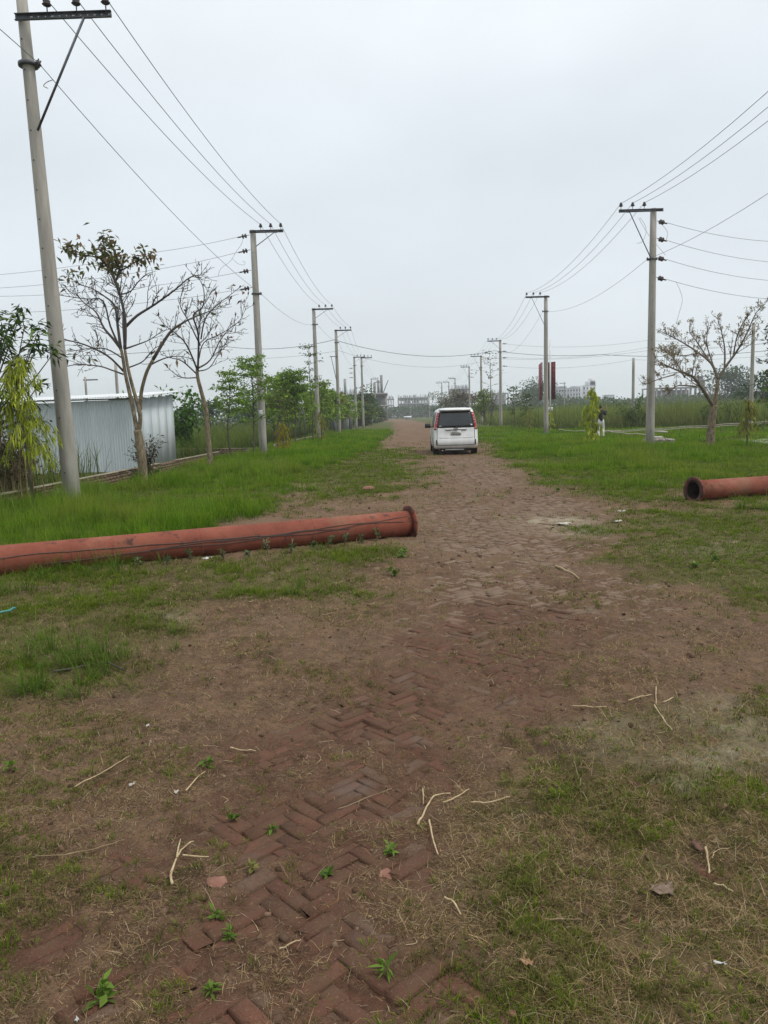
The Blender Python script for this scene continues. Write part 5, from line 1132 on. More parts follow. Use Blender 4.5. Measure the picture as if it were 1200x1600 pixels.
# right of the road behind the van
for k, (px_, yy, h_, w_, c1_, c2_, lab) in enumerate((((13.176,205,-0.498), 205, 8.0, 9, (.03, .06, .02), (.07, .11, .03), 'dark rounded tree behind the left half of the van roof'), ((12.367,150,-0.024), 150, 6.4, 7, (.07, .065, .03), (.13, .115, .055), 'brownish tree behind the middle of the van roof'), ((14.969,150,-0.096), 150, 5.8, 6, (.09, .07, .045), (.16, .125, .08), 'thin brown tree behind the right half of the van roof'),
    ((11.957,100,0.069), 100, 4.6, 3.4, (.08, .12, .02), (.18, .24, .04), 'yellowish green bushy tree just right of the van'), ((13.38,104,-0.016), 104, 5.2, 2.4, (.09, .085, .04), (.14, .13, .06), 'slim sparse tree right of the van beside its bushy neighbour'))):
    big_tree(lab, (px_[0], yy), h_, w_, 320 + k, c1_, c2_, 1500 if k != 4 else 260, .42 if k < 3 else .3, .25, blobs=12, tr=.12)
young('thin leafless looking young tree with a few dark tips right of the van', (12.192,96,0.109)[:2], 9.2, 4.5, 330, lo=.55, n=130, L=.3, W=.16, ca=(.05, .05, .03), cb=(.1, .09, .05), tr=.08)
for k, (px_, yy, h_, w_, lab) in enumerate((((11.026,70,0.21), 70, 3.9, 1.7, 'thin light green sapling between the van and the hoarding, left of two'), ((12.589,72,0.137), 72, 3.3, 1.5, 'thin darker sapling between the van and the hoarding, right of two'), ((13.066,27,0.302), 27, 3.0, 1.6, 'green sapling cut off by the right edge of the photo'))):
    young(lab, (px_[0] + (0.5 if k == 2 else 0), yy), h_, w_, 340 + k, n=420, L=.2, W=.12, lo=.3, ca=(.05, .09, .02), cb=(.12, .17, .03))
young('tall dark slender tree cut off by the right edge of the photo above the reeds', ((16.65,34,-0.027)[0], 34), 5.2, 2.0, 350, n=330, L=.24, W=.08, lo=.45, ca=(.02, .04, .015), cb=(.05, .08, .03))
for k, (px_, yy, h_, w_, lab) in enumerate((((98.328,230,2.576), 230, 14, 17, 'dark dome shaped tree on the horizon right of the spreading tree trunk, left of two'), ((105.077,235,2.47), 235, 12.5, 14, 'dark dome shaped tree on the horizon right of the spreading tree trunk, right of two'), ((52.451,110,0.994), 110, 6.4, 9, 'dark green tree on the horizon at the right edge of the photo'), ((56.434,300,2.441), 300, 15, 18, 'hazy round tree on the horizon left of the hoarding'), ((57.191,330,2.666), 330, 12, 14, 'smaller hazy tree on the horizon left of the hoarding'))):
    big_tree(lab, (px_[0], yy), h_, w_, 360 + k, GA, (.06, .10, .03), 2200, .9 if yy > 200 else .55, .15, blobs=14, tr=.3)
for k in range(9):
    px = 470 + 14 * k; big_tree('dark tree mass behind the left sapling row in front of the unfinished block', (-26 + 2.6 * k, 110 + (k * 37) % 23), 5.0 + (k * 13 % 5) * .55, 6.0, 380 + k, GA, (.055, .09, .025), 1100, .5, .08, group='trees in front of the unfinished block', tr=.14)
# far woods that read as one mass
def wood(name, label, x0, x1, yb, hts, n, seed, ca, cb, L=1.4):
    r = np.random.default_rng(seed); x = r.uniform(x0, x1, n); y = yb + r.normal(0, 8, n) + (x - (x0 + x1) / 2) * 0
    top = hts[0] + (hts[1] - hts[0]) * fbm(x / 13, x * 0 + seed, seed, 3) ** 1.0 * (.6 + .8 * fbm(x / 60, x * 0, seed + 2, 2)); z = top * r.random(n) ** .7
    P = np.stack([x, y, gz(x, y) + z], -1); V, F, c = leaf_cloud(P, r.normal(0, 1, (n, 3)), L, L * .7, r, ca, cb, .0, .5)
    tag(link(name, mesh_np(name, V, F, M_LEAF, False, c)), label, 'woodland', kind='stuff')
wood('woodland', 'hazy blue green wood at the far end of the road', -90, 70, 430, (4.5, 8), 13000, 401, GA, (.055, .09, .03))
wood('woodland', 'hazy green treeline along the horizon behind the reeds on the right', 60, 420, 330, (5, 9), 24000, 402, GA, (.06, .10, .03))
wood('woodland', 'low hazy treeline on the left horizon behind the shed', -330, -40, 260, (3, 8), 9000, 403, GA, (.06, .10, .03))
wood('woodland', 'low green scrub across the field behind the van and hoarding', 22, 150, 215, (2.0, 4.5), 14000, 404, (.03, .06, .016), (.075, .12, .03), .9)

# ------------------------------------------------------------------ far buildings
M_BLD = simple('bare_concrete_frame', (0.20, 0.20, 0.20), (0.30, 0.295, 0.29), .9, scale=.3)
M_BLDW = simple('white_render', (0.62, 0.63, 0.65), (0.72, 0.73, 0.75), .9, scale=.1)
M_BLDG = simple('grey_render', (0.38, 0.40, 0.43), (0.48, 0.50, 0.53), .9, scale=.1)
M_WIN = simple('dark_window', (0.03, 0.035, 0.045), (0.06, 0.065, 0.075), .2, scale=.5)
M_PINKB = simple('pinkish_brick_infill', (0.26, 0.20, 0.18), (0.34, 0.27, 0.25), .9, scale=.2)
def unfinished(label, x0, x1, y0, dy, z_levels, ncol, rods=0, col_w=.6, name='unfinished_building', infill=(), seed=1, slab_t=.5, base=None):
    r = np.random.default_rng(seed); cx = (x0 + x1) / 2; g = float(gz(cx, y0)); t = empty(name, (cx, y0, g), 0, label, 'building'); w = x1 - x0
    for z in z_levels: m = MB(); m.box((0, dy / 2, z), (w + .8, dy + .8, slab_t)); m.build('floor_slab', M_BLD, t)
    for k in range(ncol):
        for j in (0, 1):
            m = MB(); x = -w / 2 + w * k / (ncol - 1); m.box((x, .3 + j * (dy - .6), (z_levels[-1] - slab_t / 2) / 2), (col_w, col_w, z_levels[-1] - slab_t)); m.build('column', M_BLD, t)
    for (a, b_, za, zb, mt) in infill: m = MB(); m.box((-w / 2 + w * (a + b_) / 2, dy * .5, (za + zb) / 2), (w * (b_ - a), .3, zb - za)); m.build('infill_wall', mt, t)
    if rods:
        m = MB()
        for k in range(rods):
            x = -w / 2 + w * r.random(); h = r.uniform(.8, 2.6)
            for q in range(3): m.box((x + .25 * (q - 1), r.uniform(.2, dy), z_levels[-1] + h / 2), (.06 + .00012 * y0, .08, h))
        tag(m.build('rebar_rod', M_STEEL, t), kind='stuff')
    return t
xa, xb = (-39.898,230,4.545)[0], (-1.469,230,3.477)[0]
zt = (-21.081,230,8.161)[2]
ub = unfinished('long two storey unfinished concrete block behind the left tree row, with rods on its roof', xa, xb, 230, 14, (4.6, zt), 12, 60, .55, infill=((.0, .5, 0, 4.4, M_BLD), (.55, 1, 4.8, zt - .4, M_BLD), (.6, .97, 0, 4.4, M_PINKB)))
for px, h_ in ((597, 5.6), (592, 4.2), (540, 4.8), (505, 4.2), (586, 3.4)):
    x = (px - 604) / 1200 * 230 + (xb - xa) / 2; m = MB(); m.box((x, 3, zt + h_ / 2), (.75, .6, h_)); m.build('column', M_BLD, ub)
m = MB(); m.bar(((xb - xa) / 2 - 1.0, 2, zt), ((xb - xa) / 2 + .7, 2, zt + 4.0), .22, .22); m.build('prop', M_STEEL, ub)
x0, x1 = (-6.974,92,2.498)[0], (-4.996,92,2.443)[0]
unfinished('small grey concrete hut among the left tree row behind the cable pole', x0, x1, 92, 4, (2.3, 3.45), 3, 0, .25, infill=((.0, 1, .1, 2.2, M_BLDG), (0, .7, 2.4, 2.7, M_BLDG)), slab_t=.18, name='concrete_hut')
def atw(px, py, Y): return None
x0, x1 = (4.835,520,5.679)[0], (24.574,520,5.131)[0]; zs = [(14.287,520,5.842)[2], (14.365,520,9.243)[2], (14.454,520,13.063)[2]]
unfinished('unfinished concrete frame building on the horizon at the end of the road', x0, x1, 520, 14, [zs[0] - 4, *zs], 11, 40, .9, seed=3, slab_t=.8, infill=((.22, .42, 0, zs[2] - .5, M_BLDG), (.52, .68, 0, zs[2] - .5, M_BLDG), (0, 1, zs[1] - 1.6, zs[1] - .4, M_BLDG), (0, 1, zs[2] - 1.8, zs[2] - .4, M_BLDG), (.8, .9, 0, zs[1], M_BLDG)))
x0, x1 = (-3.067,480,5.571)[0], (1.293,480,5.45)[0]; z1 = (-0.521,480,11.781)[2]
unfinished('slim open concrete frame on the horizon beside the end of the long unfinished block', x0, x1, 480, 8, (z1 * .35, z1 * .68, z1), 4, 8, .7, seed=4, slab_t=.7)
x0, x1 = (32.663,420,4.086)[0], (42.009,420,3.826)[0]; z1 = (37.677,420,14.91)[2]
unfinished('pinkish unfinished building with rods on its roof above the van', x0, x1, 420, 12, (z1 * .5, z1 * .75, z1), 6, 24, .7, infill=((0, 1, 0, z1 * .97, M_PINKB),), seed=5)
x0, x1 = (59.273,460,3.674)[0], (69.12,460,3.4)[0]; z1 = (63.904,460,12.928)[2]
unfinished('grey open frame building on the horizon right of the van', x0, x1, 460, 12, (z1 * .45, z1 * .72, z1), 6, 10, .8, seed=6, infill=((.1, .9, 0, z1 * .95, M_BLDG),))
def apartment(label, x0, x1, y, z, mt, cols, rows, name='apartment_block', steps=(), win=(.5, .45), seed=1):
    cx = (x0 + x1) / 2; g = float(gz(cx, y)); t = empty(name, (cx, y, g), 0, label, 'building'); w = x1 - x0; h = z - g; dy = w * .7
    m = MB(); m.box((0, dy / 2, h / 2), (w, dy, h)); m.build('wall', mt, t)
    for (a, b_, dz) in steps: m = MB(); m.box((-w / 2 + w * (a + b_) / 2, dy / 2 + .1, h + dz / 2), (w * (b_ - a), dy * .8, dz)); m.build('roof_block', mt, t)
    cw, rh = w / cols, min(3.3, h / rows); mw = MB(); mw.box((0, 0, 0), (cw * win[0], .12, rh * win[1])); wm = mw.mesh('window', M_WIN); ms = MB(); ms.box((0, -.03, -rh * win[1] / 2 - .12), (cw * win[0] * 1.15, .3, .14)); sm = ms.mesh('sill', mt)
    for i in range(cols):
        for j in range(rows):
            ob = link('window', wm, t, (-w / 2 + cw * (i + .5), -.03, h - rh * (j + .62))); link('sill', sm, ob)
    for j in range(rows): m = MB(); m.box((0, -.12, h - rh * j - .05), (w + .2, .2, .25)); m.build('floor_band', mt, t)
    return t
apartment('white apartment block with rows of small dark windows above the drooping sapling', (122.831,500,2.235)[0], (131.456,500,1.995)[0], 500, (126.857,500,17.587)[2], M_BLDW, 4, 6, steps=((.35, .95, 2.6), (.6, 1.0, 4.4)))
apartment('long grey apartment block between the hoarding and the white block', (114.016,540,2.808)[0], (131.77,540,2.314)[0], 540, (123.749,540,17.49)[2], M_BLDG, 9, 6, steps=((.05, .45, 1.5), (.7, .98, 1.2)), win=(.62, .5))
apartment('bluish grey apartment block left of the maroon hoarding', (99.816,560,3.367)[0], (108.568,560,3.123)[0], 560, (104.47,560,18.296)[2], M_BLDG, 5, 6, steps=((.3, 1.0, 2.4),))
apartment('low pale building on the horizon left of the largest right pole', (142.266,520,1.859)[0], (149.098,520,1.669)[0], 520, (144.747,520,11.536)[2], M_BLDG, 4, 3)
x0, x1 = (126.994,380,4.234)[0], (158.104,380,3.367)[0]; z1 = (142.397,380,11.522)[2]
lb = unfinished('long low unfinished building on the horizon behind the spreading tree', x0, x1, 380, 14, (z1 * .5, z1 * .98), 14, 0, .6, infill=((0, 1, 0, z1 * .45, M_PINKB), (0.0, .66, z1 * .55, z1 * .9, M_PINKB)), seed=7)
for (a, b_, za, zb) in ((.72, .98, z1, z1 + 3.2), (.78, .92, z1 + 3.4, z1 + 5)): m = MB(); m.box(((x1 - x0) * ((a + b_) / 2 - .5), 7, zb), ((x1 - x0) * (b_ - a), 9, .4)); m.build('roof_slab', M_BLD, lb); m = MB(); m.box(((x1 - x0) * ((a + b_) / 2 - .5), 7, (za + zb) / 2), ((x1 - x0) * (b_ - a) * .5, .5, zb - za)); m.build('stair_wall', M_PINKB, lb)
m = MB(); p = (6.168,300,0.147); m.m = 1; m.box((0, 0, .55), (2.0, 2, 1.1)); m.m = 0; m.rings([[(-1.5, -1.4, 1.1), (1.5, -1.4, 1.1), (1.5, 1.4, 1.1), (-1.5, 1.4, 1.1)], [(-1.4, -.1, 1.6), (1.4, -.1, 1.6), (1.4, .1, 1.6), (-1.4, .1, 1.6)]]); tag(m.build('far_hut', [M_BLDW, M_CONC_D], None, loc=(p[0], 300, float(gz(p[0], 300)) - .3)), 'tiny white roofed hut at the far end of the road', 'hut')

# ------------------------------------------------------------------ person
M_SKIN = simple('brown_skin', (0.19, 0.10, 0.065), (0.23, 0.125, 0.08), .6, scale=8)
M_SHIRT = simple('black_shirt', (0.012, 0.012, 0.014), (0.025, 0.025, 0.027), .9, scale=12)
M_TROU = simple('white_trousers', (0.58, 0.58, 0.57), (0.7, 0.7, 0.69), .9, scale=6, bump=.4, bscale=14)
M_HAIR = simple('black_hair', (0.008, 0.007, 0.006), (0.02, 0.017, 0.015), .6, scale=30)
def skin(name, verts, edges, rad, mt, parent, root=0, sub=2):
    me = bpy.data.meshes.new(name); me.from_pydata([tuple(v) for v in verts], edges, []); me.materials.append(mt); me.update()
    ob = link(name, me, parent); s = ob.modifiers.new('skin', 'SKIN'); s.use_smooth_shade = True
    for k, r_ in enumerate(rad): d = me.skin_vertices[0].data[k]; d.radius = (r_ if isinstance(r_, tuple) else (r_, r_)); d.use_root = (k == root)
    q = ob.modifiers.new('sub', 'SUBSURF'); q.levels = sub; q.render_levels = sub; return ob
def person():
    bx, by = (11.311,42,0.133)[0], 42.0
    t = empty('person', (bx, by, float(gz(bx, by))), R(8), 'person in a black shirt and white trousers holding one arm up beside the drooping sapling', 'person')
    # facing away from the camera; x right, y away. Body leans a little to the left
    hip = (0, 0, .93); V = [hip, (-.01, 0, 1.10), (-.02, .01, 1.30), (-.03, .01, 1.44), (-.035, .015, 1.52), (-.04, .02, 1.60), (-.04, .02, 1.70),
        (-.10, 0, .88), (-.13, .03, .50), (-.14, -.01, .09), (-.15, .12, .03),
        (.10, 0, .88), (.15, .06, .50), (.11, -.03, .09), (.13, .10, .03),
        (.15, .01, 1.41), (.30, .06, 1.22), (.37, .16, 1.47), (.385, .18, 1.53),
        (-.21, .01, 1.40), (-.30, -.06, 1.14), (-.20, -.02, .95), (-.175, .0, .90)]
    E_ = [(0, 1), (1, 2), (2, 3), (3, 4), (4, 5), (5, 6), (0, 7), (7, 8), (8, 9), (9, 10), (0, 11), (11, 12), (12, 13), (13, 14), (3, 15), (15, 16), (16, 17), (17, 18), (3, 19), (19, 20), (20, 21), (21, 22)]
    Rr = [(.15, .11), (.135, .10), (.16, .11), (.13, .09), .055, (.078, .092), (.07, .088), .085, .06, .042, .036, .085, .06, .042, .036, .06, .045, .034, .036, .06, .045, .034, .036]
    body = skin('body', V, E_, Rr, M_SKIN, t)
    def hand(w, d, side):
        w = np.array(w); d = np.array(d, float); d /= np.linalg.norm(d); u = np.cross(d, (0, 1, 0)); u /= np.linalg.norm(u); vv = [w, w + d * .07]; ee = [(0, 1)]; rr = [.026, .03]
        for k, (o_, l) in enumerate(((-.03, .062), (-.01, .075), (.011, .07), (.03, .055))):
            a = w + d * .085 + u * o_; b_ = a + d * l * .55 + np.array((0, .012, 0)); c_ = b_ + d * l * .45 + np.array((0, .02, 0)); n_ = len(vv); vv += [a, b_, c_]; ee += [(1, n_), (n_, n_ + 1), (n_ + 1, n_ + 2)]; rr += [.0095, .009, .008]
        a = w + d * .03 + u * side * .035; b_ = a + d * .035 + u * side * .025; n_ = len(vv); vv += [a, b_]; ee += [(0, n_), (n_, n_ + 1)]; rr += [.011, .009]
        return skin('hand', vv, ee, rr, M_SKIN, body)
    hand((.385, .18, 1.54), (.12, .1, 1), -1); hand((-.175, .0, .90), (.1, .1, -1), 1)
    sh = [V[0], V[1], V[2], V[3], (-.034, .013, 1.475), V[15], V[16], V[17], V[19], V[20], (-.215, -.026, .98)]; sh[0] = (0, 0, .84); sh[4] = (-.036, .015, 1.545)
    skin('shirt', sh, [(0, 1), (1, 2), (2, 3), (3, 4), (3, 5), (5, 6), (6, 7), (3, 8), (8, 9), (9, 10)], [(.18, .14), (.155, .118), (.18, .127), (.175, .125), (.07, .07), .082, .062, .045, .078, .062, .046], M_SHIRT, t)
    tr = [(0, 0, 1.06), (0, 0, .93), V[7], V[8], (-.14, -.01, .07), V[11], V[12], (.11, -.03, .07)]
    skin('trousers', tr, [(0, 1), (1, 2), (2, 3), (3, 4), (1, 5), (5, 6), (6, 7)], [(.15, .11), (.165, .128), .112, .092, .085, .112, .092, .085], M_TROU, t)
    for s, p in ((-1, V[9]), (1, V[13])):
        m = MB(); m.rings([[(p[0] + wx * .045, p[1] + .04 + ly, z) for wx, ly in ((-1, -.09), (1, -.09), (1.1, .1), (.6, .17), (-.6, .17), (-1.1, .1))] for z in (.0, .045)] + [[(p[0] + wx * .036, p[1] + .03 + ly, .085) for wx, ly in ((-1, -.08), (1, -.08), (1, .04), (.6, .09), (-.6, .09), (-1, .04))]]); m.build('shoe', M_BLACK, t, True)
    def ell(c_, s_, name, mt, par, cut=None):
        bm = bmesh.new(); bmesh.ops.create_icosphere(bm, subdivisions=3, radius=1)
        for v in bm.verts: v.co = Vector((c_[0] + v.co.x * s_[0], c_[1] + v.co.y * s_[1], c_[2] + v.co.z * s_[2]))
        if cut: bmesh.ops.delete(bm, geom=[v for v in bm.verts if cut(v.co)], context='VERTS')
        me = bpy.data.meshes.new(name); bm.to_mesh(me); bm.free(); me.materials.append(mt); me.polygons.foreach_set('use_smooth', [True] * len(me.polygons)); return link(name, me, par)
    hc = (-.04, .02, 1.655)
    ell((hc[0], hc[1] - .012, hc[2] + .03), (.088, .105, .108), 'hair', M_HAIR, body, lambda c_: c_.y > hc[1] + .055 and c_.z < hc[2] + .06 or c_.z < hc[2] - .075)
    for s in (-1, 1):
        ell((hc[0] + s * .083, hc[1], hc[2]), (.012, .022, .034), 'ear', M_SKIN, body); ell((hc[0] + s * .03, hc[1] + .085, hc[2] + .012), (.014, .012, .009), 'eye', M_SCRAP, body)
    ell((hc[0], hc[1] + .10, hc[2] - .012), (.014, .022, .024), 'nose', M_SKIN, body); ell((hc[0], hc[1] + .088, hc[2] - .05), (.026, .01, .008), 'mouth', simple('lips', (.2, .07, .06)), body)
person()

# ------------------------------------------------------------------ small things on the earth
def stick(label, pts, rad=.005, mt=M_STICK, lift=.012, taper=.55, name='twig', cat='twig', forks=()):
    def up(P): 
        P = np.array([(p[0], p[1], 0) for p in P]); P = smooth(P, 4); P[:, 2] = gz(P[:, 0], P[:, 1]) + lift + rad; P[:, 2] = np.linspace(P[0, 2], P[-1, 2], len(P)) * .6 + P[:, 2] * .4; return P
    rad = rad * .85; m = MB(); P = up(pts); w_ = np.random.default_rng(len(label)); P[1:-1] += w_.normal(0, rad * .35, (len(P) - 2, 3)); m.tube(P, np.linspace(rad, rad * taper, len(P)) * w_.uniform(.82, 1.15, len(P)), 7)
    for f in forks: Q = up(f); m.tube(Q, np.linspace(rad * .8, rad * .4, len(Q)), 6)
    return tag(m.build(name, mt, None, True), label, cat)
stick('pale forked twig lying on the brown earth in the lower left', [(-0.772,2.38),(-0.796,2.449),(-0.802,2.552),(-0.769,2.645)], .0058, forks=([(-0.799,2.532),(-0.811,2.593),(-0.818,2.651)], [(-0.783,2.548),(-0.735,2.53),(-0.683,2.521)]))
stick('bent yellowish stalk lying beside the herringbone bricks in the lower middle', [(0.058,2.719),(0.1,2.858),(0.134,2.959),(0.201,2.988)], .0052)
stick('pale stalk lying just right of the bent yellowish stalk', [(0.162,2.871),(0.21,2.909),(0.278,2.995)], .0045)
stick('long pale stalk pointing right beside the bent yellowish stalk', [(0.273,2.871),(0.346,2.873),(0.43,2.89)], .0042)
stick('pale straight stalk lying below the bent yellowish stalk', [(0.102,2.74),(0.108,2.63),(0.122,2.516)], .0045)
stick('tiny upright stalk left of the bent yellowish stalk', [(0.089,3.025),(0.086,2.889)], .0032)
stick('thin curved stem arching right below the bent yellowish stalk', [(0.102,2.786),(0.147,2.724),(0.23,2.712)], .0025, M_CANE)
stick('long thin dry stem lying diagonally at the middle left', [(-1.381,3.068),(-1.352,3.146),(-1.293,3.252),(-1.25,3.372)], .0035)
stick('short pale twig at the middle left beside a white scrap', [(-0.902,3.036),(-0.892,3.114),(-0.864,3.213)], .0045)
stick('thin brown stem lying across the earth at the far left', [(-1.321,2.543),(-1.217,2.567),(-1.116,2.604),(-1.031,2.663)], .0028, M_CANE)
stick('grey bent branch lying in front of the big grass tuft on the left', [(-2.136,4.583),(-1.98,4.644),(-1.923,4.726),(-1.816,4.694),(-1.686,4.576)], .010, M_TWIG)
stick('pale stalk standing out at the right of the foreground turf', [(1.051,2.51),(1.036,2.461),(1.015,2.396)], .0055)
stick('curled pale stem beside the stalk on the right turf', [(1.056,2.468),(1.082,2.505),(1.135,2.515)], .0025)
stick('short pale stalk on the turf above the crumpled leaf on the right', [(1.009,2.343),(1.029,2.319),(1.045,2.285)], .004)
stick('long pale straw pointing away in the dry turf at the right', [(1.428,4.125),(1.328,3.832)], .004)
stick('brown straight straw slanting down in the dry turf at the right', [(1.313,3.816),(1.3,3.667),(1.293,3.506)], .0045)
stick('pale straw slanting up left of the straight straws at the right', [(1.204,3.893),(1.281,3.943),(1.356,3.984)], .004)
stick('short pale straw right of the straight straws', [(1.376,3.856),(1.453,3.932)], .005)
stick('pale straw lying flat on the turf in the middle right', [(0.899,3.876),(0.982,3.836),(1.068,3.813)], .004)
stick('thin dry stalk lying on the turf right of the exposed bricks', [(0.128,2.268),(0.152,2.242),(0.171,2.18)], .0045)
stick('thin stalk lying in the turf at lower right of centre', [(0.423,2.17),(0.48,2.162),(0.536,2.155)], .004, M_CANE)
stick('thin reddish stem lying on the bricks in the centre', [(-0.368,2.062),(-0.338,2.091),(-0.312,2.113)], .0035)
stick('thin stem lying over the bricks in the upper middle', [(-0.255,2.883),(-0.175,2.93),(-0.041,3.02)], .003, M_CANE)
stick('short brown stem left of the leafy seedling in the middle', [(-0.803,3.452),(-0.74,3.441),(-0.679,3.438)], .004)
stick('long pale straw on the bare road beyond the foreground', [(1.611,7.633),(1.662,7.369),(1.699,7.01)], .010)
stick('teal plastic strip half hidden in grass at the left edge', [(-3.287,5.972),(-3.193,6.042),(-3.145,6.158)], .013, M_TEAL, lift=.05, taper=.9, name='plastic_strip', cat='plastic strip')
stick('dry twig lying on the earth left of the left pipe end weeds', [(-0.97,2.749),(-0.968,2.805),(-0.93,2.866)], .002, M_TWIG)
rs = np.random.default_rng(77)
for k in range(60):   # little loose straws
    a = rs.uniform(0, 3.14); y = math.exp(rs.uniform(math.log(1.9), math.log(7))); x = rs.uniform(-.45, .45) * y + (.25 if rs.random() < .7 else 0) * y * .6; l = rs.uniform(.03, .12)
    stick('loose pale straw lying on the brown foreground earth', [(x, y), (x + .5 * l * math.cos(a) + rs.normal(0, .01), y + .5 * l * math.sin(a)), (x + l * math.cos(a + .3), y + l * math.sin(a + .3))], max(.0011, .00042 * y), lift=.003, name='straw', cat='straw')['group'] = 'loose straws on the foreground earth'
def scrap(label, p, s, seed, mt=M_SCRAP, cat='scrap', name='paper_scrap', lift=.01):
    r = np.random.default_rng(seed); n = 5; V = []; 
    for j in range(n):
        for i_ in range(n): V.append(((i_ / (n - 1) - .5) * s[0] * (1 + .2 * r.normal()), (j / (n - 1) - .5) * s[1] * (1 + .2 * r.normal()), abs(r.normal(0, s[2]))))
    i_ = (np.arange(n - 1)[:, None] * n + np.arange(n - 1)[None]).ravel(); m = MB(); m.add(V, np.stack([i_, i_ + 1, i_ + n + 1, i_ + n], -1))
    ob = m.build(name, mt, None, False, loc=(p[0], p[1], float(gz(*p)) + lift)); ob.rotation_euler = (0, 0, r.uniform(0, 6)); q = ob.modifiers.new('t', 'SOLIDIFY'); q.thickness = .0015; return tag(ob, label, cat)
M_OLDP = simple('old_paper', (0.34, 0.31, 0.26), (0.46, 0.43, 0.38), .9, scale=15)
scrap('white crumpled scrap in front of the left pipe', (-2.099,8.448), (.12, .07, .02), 1)
scrap('tiny white scrap on the brown earth at the middle left', (-1.294,3.765), (.017, .014, .005), 2)
scrap('pale folded scrap near the short twig at the middle left', (-0.941,3.032), (.024, .013, .005), 3, M_OLDP)
scrap('pale torn scrap left of the short twig at the middle left', (-1.157,3.115), (.032, .009, .005), 4, M_OLDP)
scrap('white scrap at the bottom edge left of centre', (-0.87,1.833), (.015, .010, .005), 5)
scrap('white scrap in the verge behind the left pipe', (-3.067,12.785), (.2, .1, .03), 6)
scrap('pale flat paper on the road beyond the foreground, nearer of two', (2.319,10.485), (.2, .12, .012), 7, M_OLDP)
scrap('pale flat paper on the road to the right, left of the turf', (3.061,10.473), (.16, .07, .012), 8, M_OLDP)
scrap('pale flat paper at the front of the right turf patch', (3.456,11.664), (.12, .06, .012), 9, M_OLDP)
scrap('pale sliver on the turf at lower right', (0.873,1.972), (.03, .009, .004), 10)
M_DLEAF = simple('dead_leaf', (0.12, 0.08, 0.06), (0.24, 0.17, 0.13), .85, scale=20)
scrap('crumpled grey brown dead leaf on the turf at lower right', (0.827,2.298), (.065, .05, .014), 11, M_DLEAF, 'leaf', 'dead_leaf')
scrap('small orange brown dead leaf at lower right of centre', (0.335,1.964), (.03, .018, .008), 12, simple('tan_leaf', (.26, .14, .07), (.32, .19, .1), .8), 'leaf', 'dead_leaf')
scrap('brown dead leaf lying near the stalks on the right turf', (1.029,2.527), (.05, .03, .01), 13, simple('brown_leaf', (.10, .05, .035), (.14, .075, .05), .85), 'leaf', 'dead_leaf')
M_BRK = simple('broken_brick', (0.17, 0.075, 0.052), (0.25, 0.13, 0.095), .95, scale=12, bump=.5)
rock('brick_fragment', 'half brick lying on the earth behind the end of the left pipe', (-0.531,15.82), (.15, .08, .06), M_BRK, 'brick piece', 21)
rock('brick_fragment', 'reddish brick piece in the verge behind the left pipe', (-2.911,13.013), (.12, .06, .04), M_BRK, 'brick piece', 22)
rock('brick_chip', 'small red brick chip at the bottom edge right of centre', (0.271,1.805), (.014, .01, .008), M_BRK, 'brick piece', 23)
rock('pebble', 'small white pebble on the bricks in the lower middle', (-0.387,2.323), (.006, .005, .004), M_SCRAP, 'pebble', 24)
rock('stone', 'flat brown stone half sunk beside the forked twig', (-0.626,2.396), (.045, .03, .012), M_BRK, 'stone', 25, flat=-.5)
rock('stone', 'flat brown stone between the bricks right of centre', (-0.056,2.45), (.04, .025, .012), M_BRK, 'stone', 26, flat=-.5)
rr_ = np.random.default_rng(55); m = MB()
for k in range(3600):
    y = math.exp(rr_.uniform(math.log(1.5), math.log(20))); x = rr_.uniform(-.6, .6) * y + .1; s = rr_.gamma(2, .0015) * (.7 + .22 * y); c_ = np.array((x, y, 0.)); a = rr_.normal(0, 1, (3, 3)); q_, _ = np.linalg.qr(a); m.box(c_, (s * 2, s * 1.5, s), q_, tuple(np.array((.11, .072, .048)) * rr_.uniform(.5, 1.8)))
V = np.concatenate(m.v); ctr = V.reshape(-1, 8, 3).mean(1); zz = np.repeat(gz(ctr[:, 0], ctr[:, 1]) + .001, 8); V[:, 2] += zz; m.v = [V]
tag(m.build('grit', M_STRAW, None, False, True), 'fine grit and crumbs of earth strewn over the foreground', 'grit', kind='stuff')
def seedling(label, p, s, seed, n=7, ca=(.08, .14, .02), cb=(.16, .25, .04), L=.05, W=.022, name='seedling', cat='weed', flower=False, group=None):
    r = np.random.default_rng(seed); t = empty(name, (p[0], p[1], float(gz(*p)) - .004), 0, label, cat, group); m = MB(); P = []; Dn = []
    for k in range(3):
        a = r.uniform(0, 6.3); e = np.array((math.cos(a) * .25 * s, math.sin(a) * .25 * s, s * r.uniform(.45, .85))); m.tube(smooth([(0, 0, 0), e * .55 + (0, 0, .1 * s), e], 2), .0016 + .004 * (s > .12), 4, cap=False)
        for q in range(n): u = r.uniform(.35, 1); b_ = q * 2.4; P.append(e * u); Dn.append((math.cos(b_), math.sin(b_), .45))
    m.build('stem', M_CANE, t); V, F, c = leaf_cloud(P, Dn, L, W, r, ca, cb, .12, .5); 
    leaves('leaf', [(V, F, c)], t, kind='stuff'); return t
SD = [((160,1562), .085, 8, .05, .024, 'leafy green seedling at the bottom left'), ((232,1030+410), .05, 4, .03, .008, None)]
seedling('leafy bright green seedling near the bottom left corner', (-0.827,1.897), .075, 91, 7, L=.05, W=.024)
seedling('bright seedling beside the raised brick in the lower left', (-0.589,2.233), .05, 92, 5, L=.035, W=.016)
seedling('low spiky seedling right below the seedling by the raised brick', (-0.534,2.136), .045, 93, 8, L=.035, W=.010)
seedling('low spiky seedling between bricks at the bottom, left of centre', (-0.536,1.906), .04, 94, 9, L=.032, W=.009)
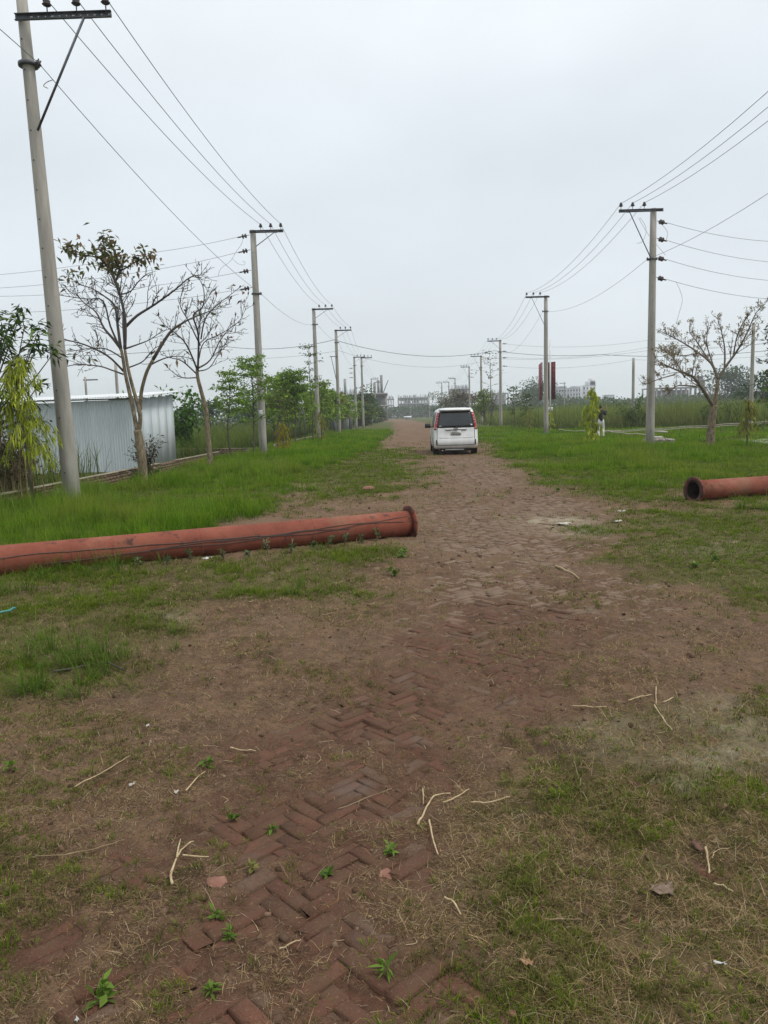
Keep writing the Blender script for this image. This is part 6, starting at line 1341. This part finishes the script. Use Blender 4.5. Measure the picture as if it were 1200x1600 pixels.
seedling('seedling on the bricks in the centre with pointed bright leaves', (-0.488,2.735), .05, 95, 6, L=.036, W=.014)
seedling('round seedling on the earth left of the exposed bricks', (-0.659,2.812), .05, 96, 6, L=.034, W=.017)
seedling('seedling near the short brown stem in the middle left', (-0.878,3.308), .06, 97, 6, L=.04, W=.018)
seedling('bright seedling at the right side of the exposed bricks', (-0.046,2.557), .055, 98, 8, L=.034, W=.014)
seedling('yellowish seedling on the earth right of the forked twig', (-0.519,2.477), .05, 99, 7, L=.032, W=.012, ca=(.14, .15, .04), cb=(.24, .22, .07))
seedling('small seedling at the far left edge of the foreground', (-1.743,3.248), .05, 100, 5, L=.04, W=.016)
seedling('small dark green seedling between bricks right of centre', (-0.263,2.435), .04, 101, 6, L=.026, W=.014, ca=(.06, .13, .02), cb=(.11, .18, .03))
seedling('spiky seedling on the turf at the bottom right of centre', (-0.062,1.962), .05, 102, 8, L=.05, W=.008)
for k, px_ in enumerate(((0.092,9.836), (-0.041,9.753), (-0.218,9.526), (-0.405,9.36), (-0.601,9.201), (-0.787,9.092), (-0.979,8.944), (-1.206,8.763), (-1.446,8.633), (-1.679,8.507), (-1.905,8.384), (-2.225,8.241), (-2.474,8.129), (-2.776,8.098))):
    seedling('grey green leafy weed growing along the near side of the left pipe', px_, .12 + .05 * (k % 3), 120 + k, 9, ca=(.05, .085, .03), cb=(.12, .16, .07), L=.055, W=.03, group='weeds along the left pipe')
for k, px_ in enumerate(((-6.725,20.872), (-6.578,21.255), (-6.511,19.424), (13.374,31.914), (12.336,30.635), (-6.967,14.883), (-6.445,14.552))):
    seedling('broad leaved green weed clump at the foot of a trunk or pole in the verge', px_, .35, 150 + k, 12, ca=(.05, .11, .02), cb=(.10, .2, .03), L=.13, W=.06, group='weed clumps in the verges')
for k, px_ in enumerate(((0.051,8.383), (0.09,8.577), (-0.022,7.363), (3.129,14.705), (4.55,19.143), (5.329,19.978), (2.879,7.309), (3.211,7.589))):
    seedling('low leafy weed on the thin turf beside the road', px_, .09, 170 + k, 9, ca=(.08, .14, .025), cb=(.14, .22, .04), L=.055, W=.03, group='low weeds on the thin turf')

# ------------------------------------------------------------------ haze
bm = bmesh.new(); bmesh.ops.create_cube(bm, size=1.0); me = bpy.data.meshes.new('haze'); bm.to_mesh(me); bm.free()
hz = link('haze', me, None, (0, 735, 17.5)); hz.scale = (2420, 1560, 85)
mh, nt, o = newmat('haze_air'); v = N(nt, 'ShaderNodeVolumePrincipled'); v.inputs['Color'].default_value = (.86, .91, .97, 1); v.inputs['Density'].default_value = .00058; v.inputs['Anisotropy'].default_value = .2
nt.links.new(v.outputs[0], o.inputs['Volume']); me.materials.append(mh); tag(hz, 'pale even haze over the whole place', 'haze', kind='stuff')
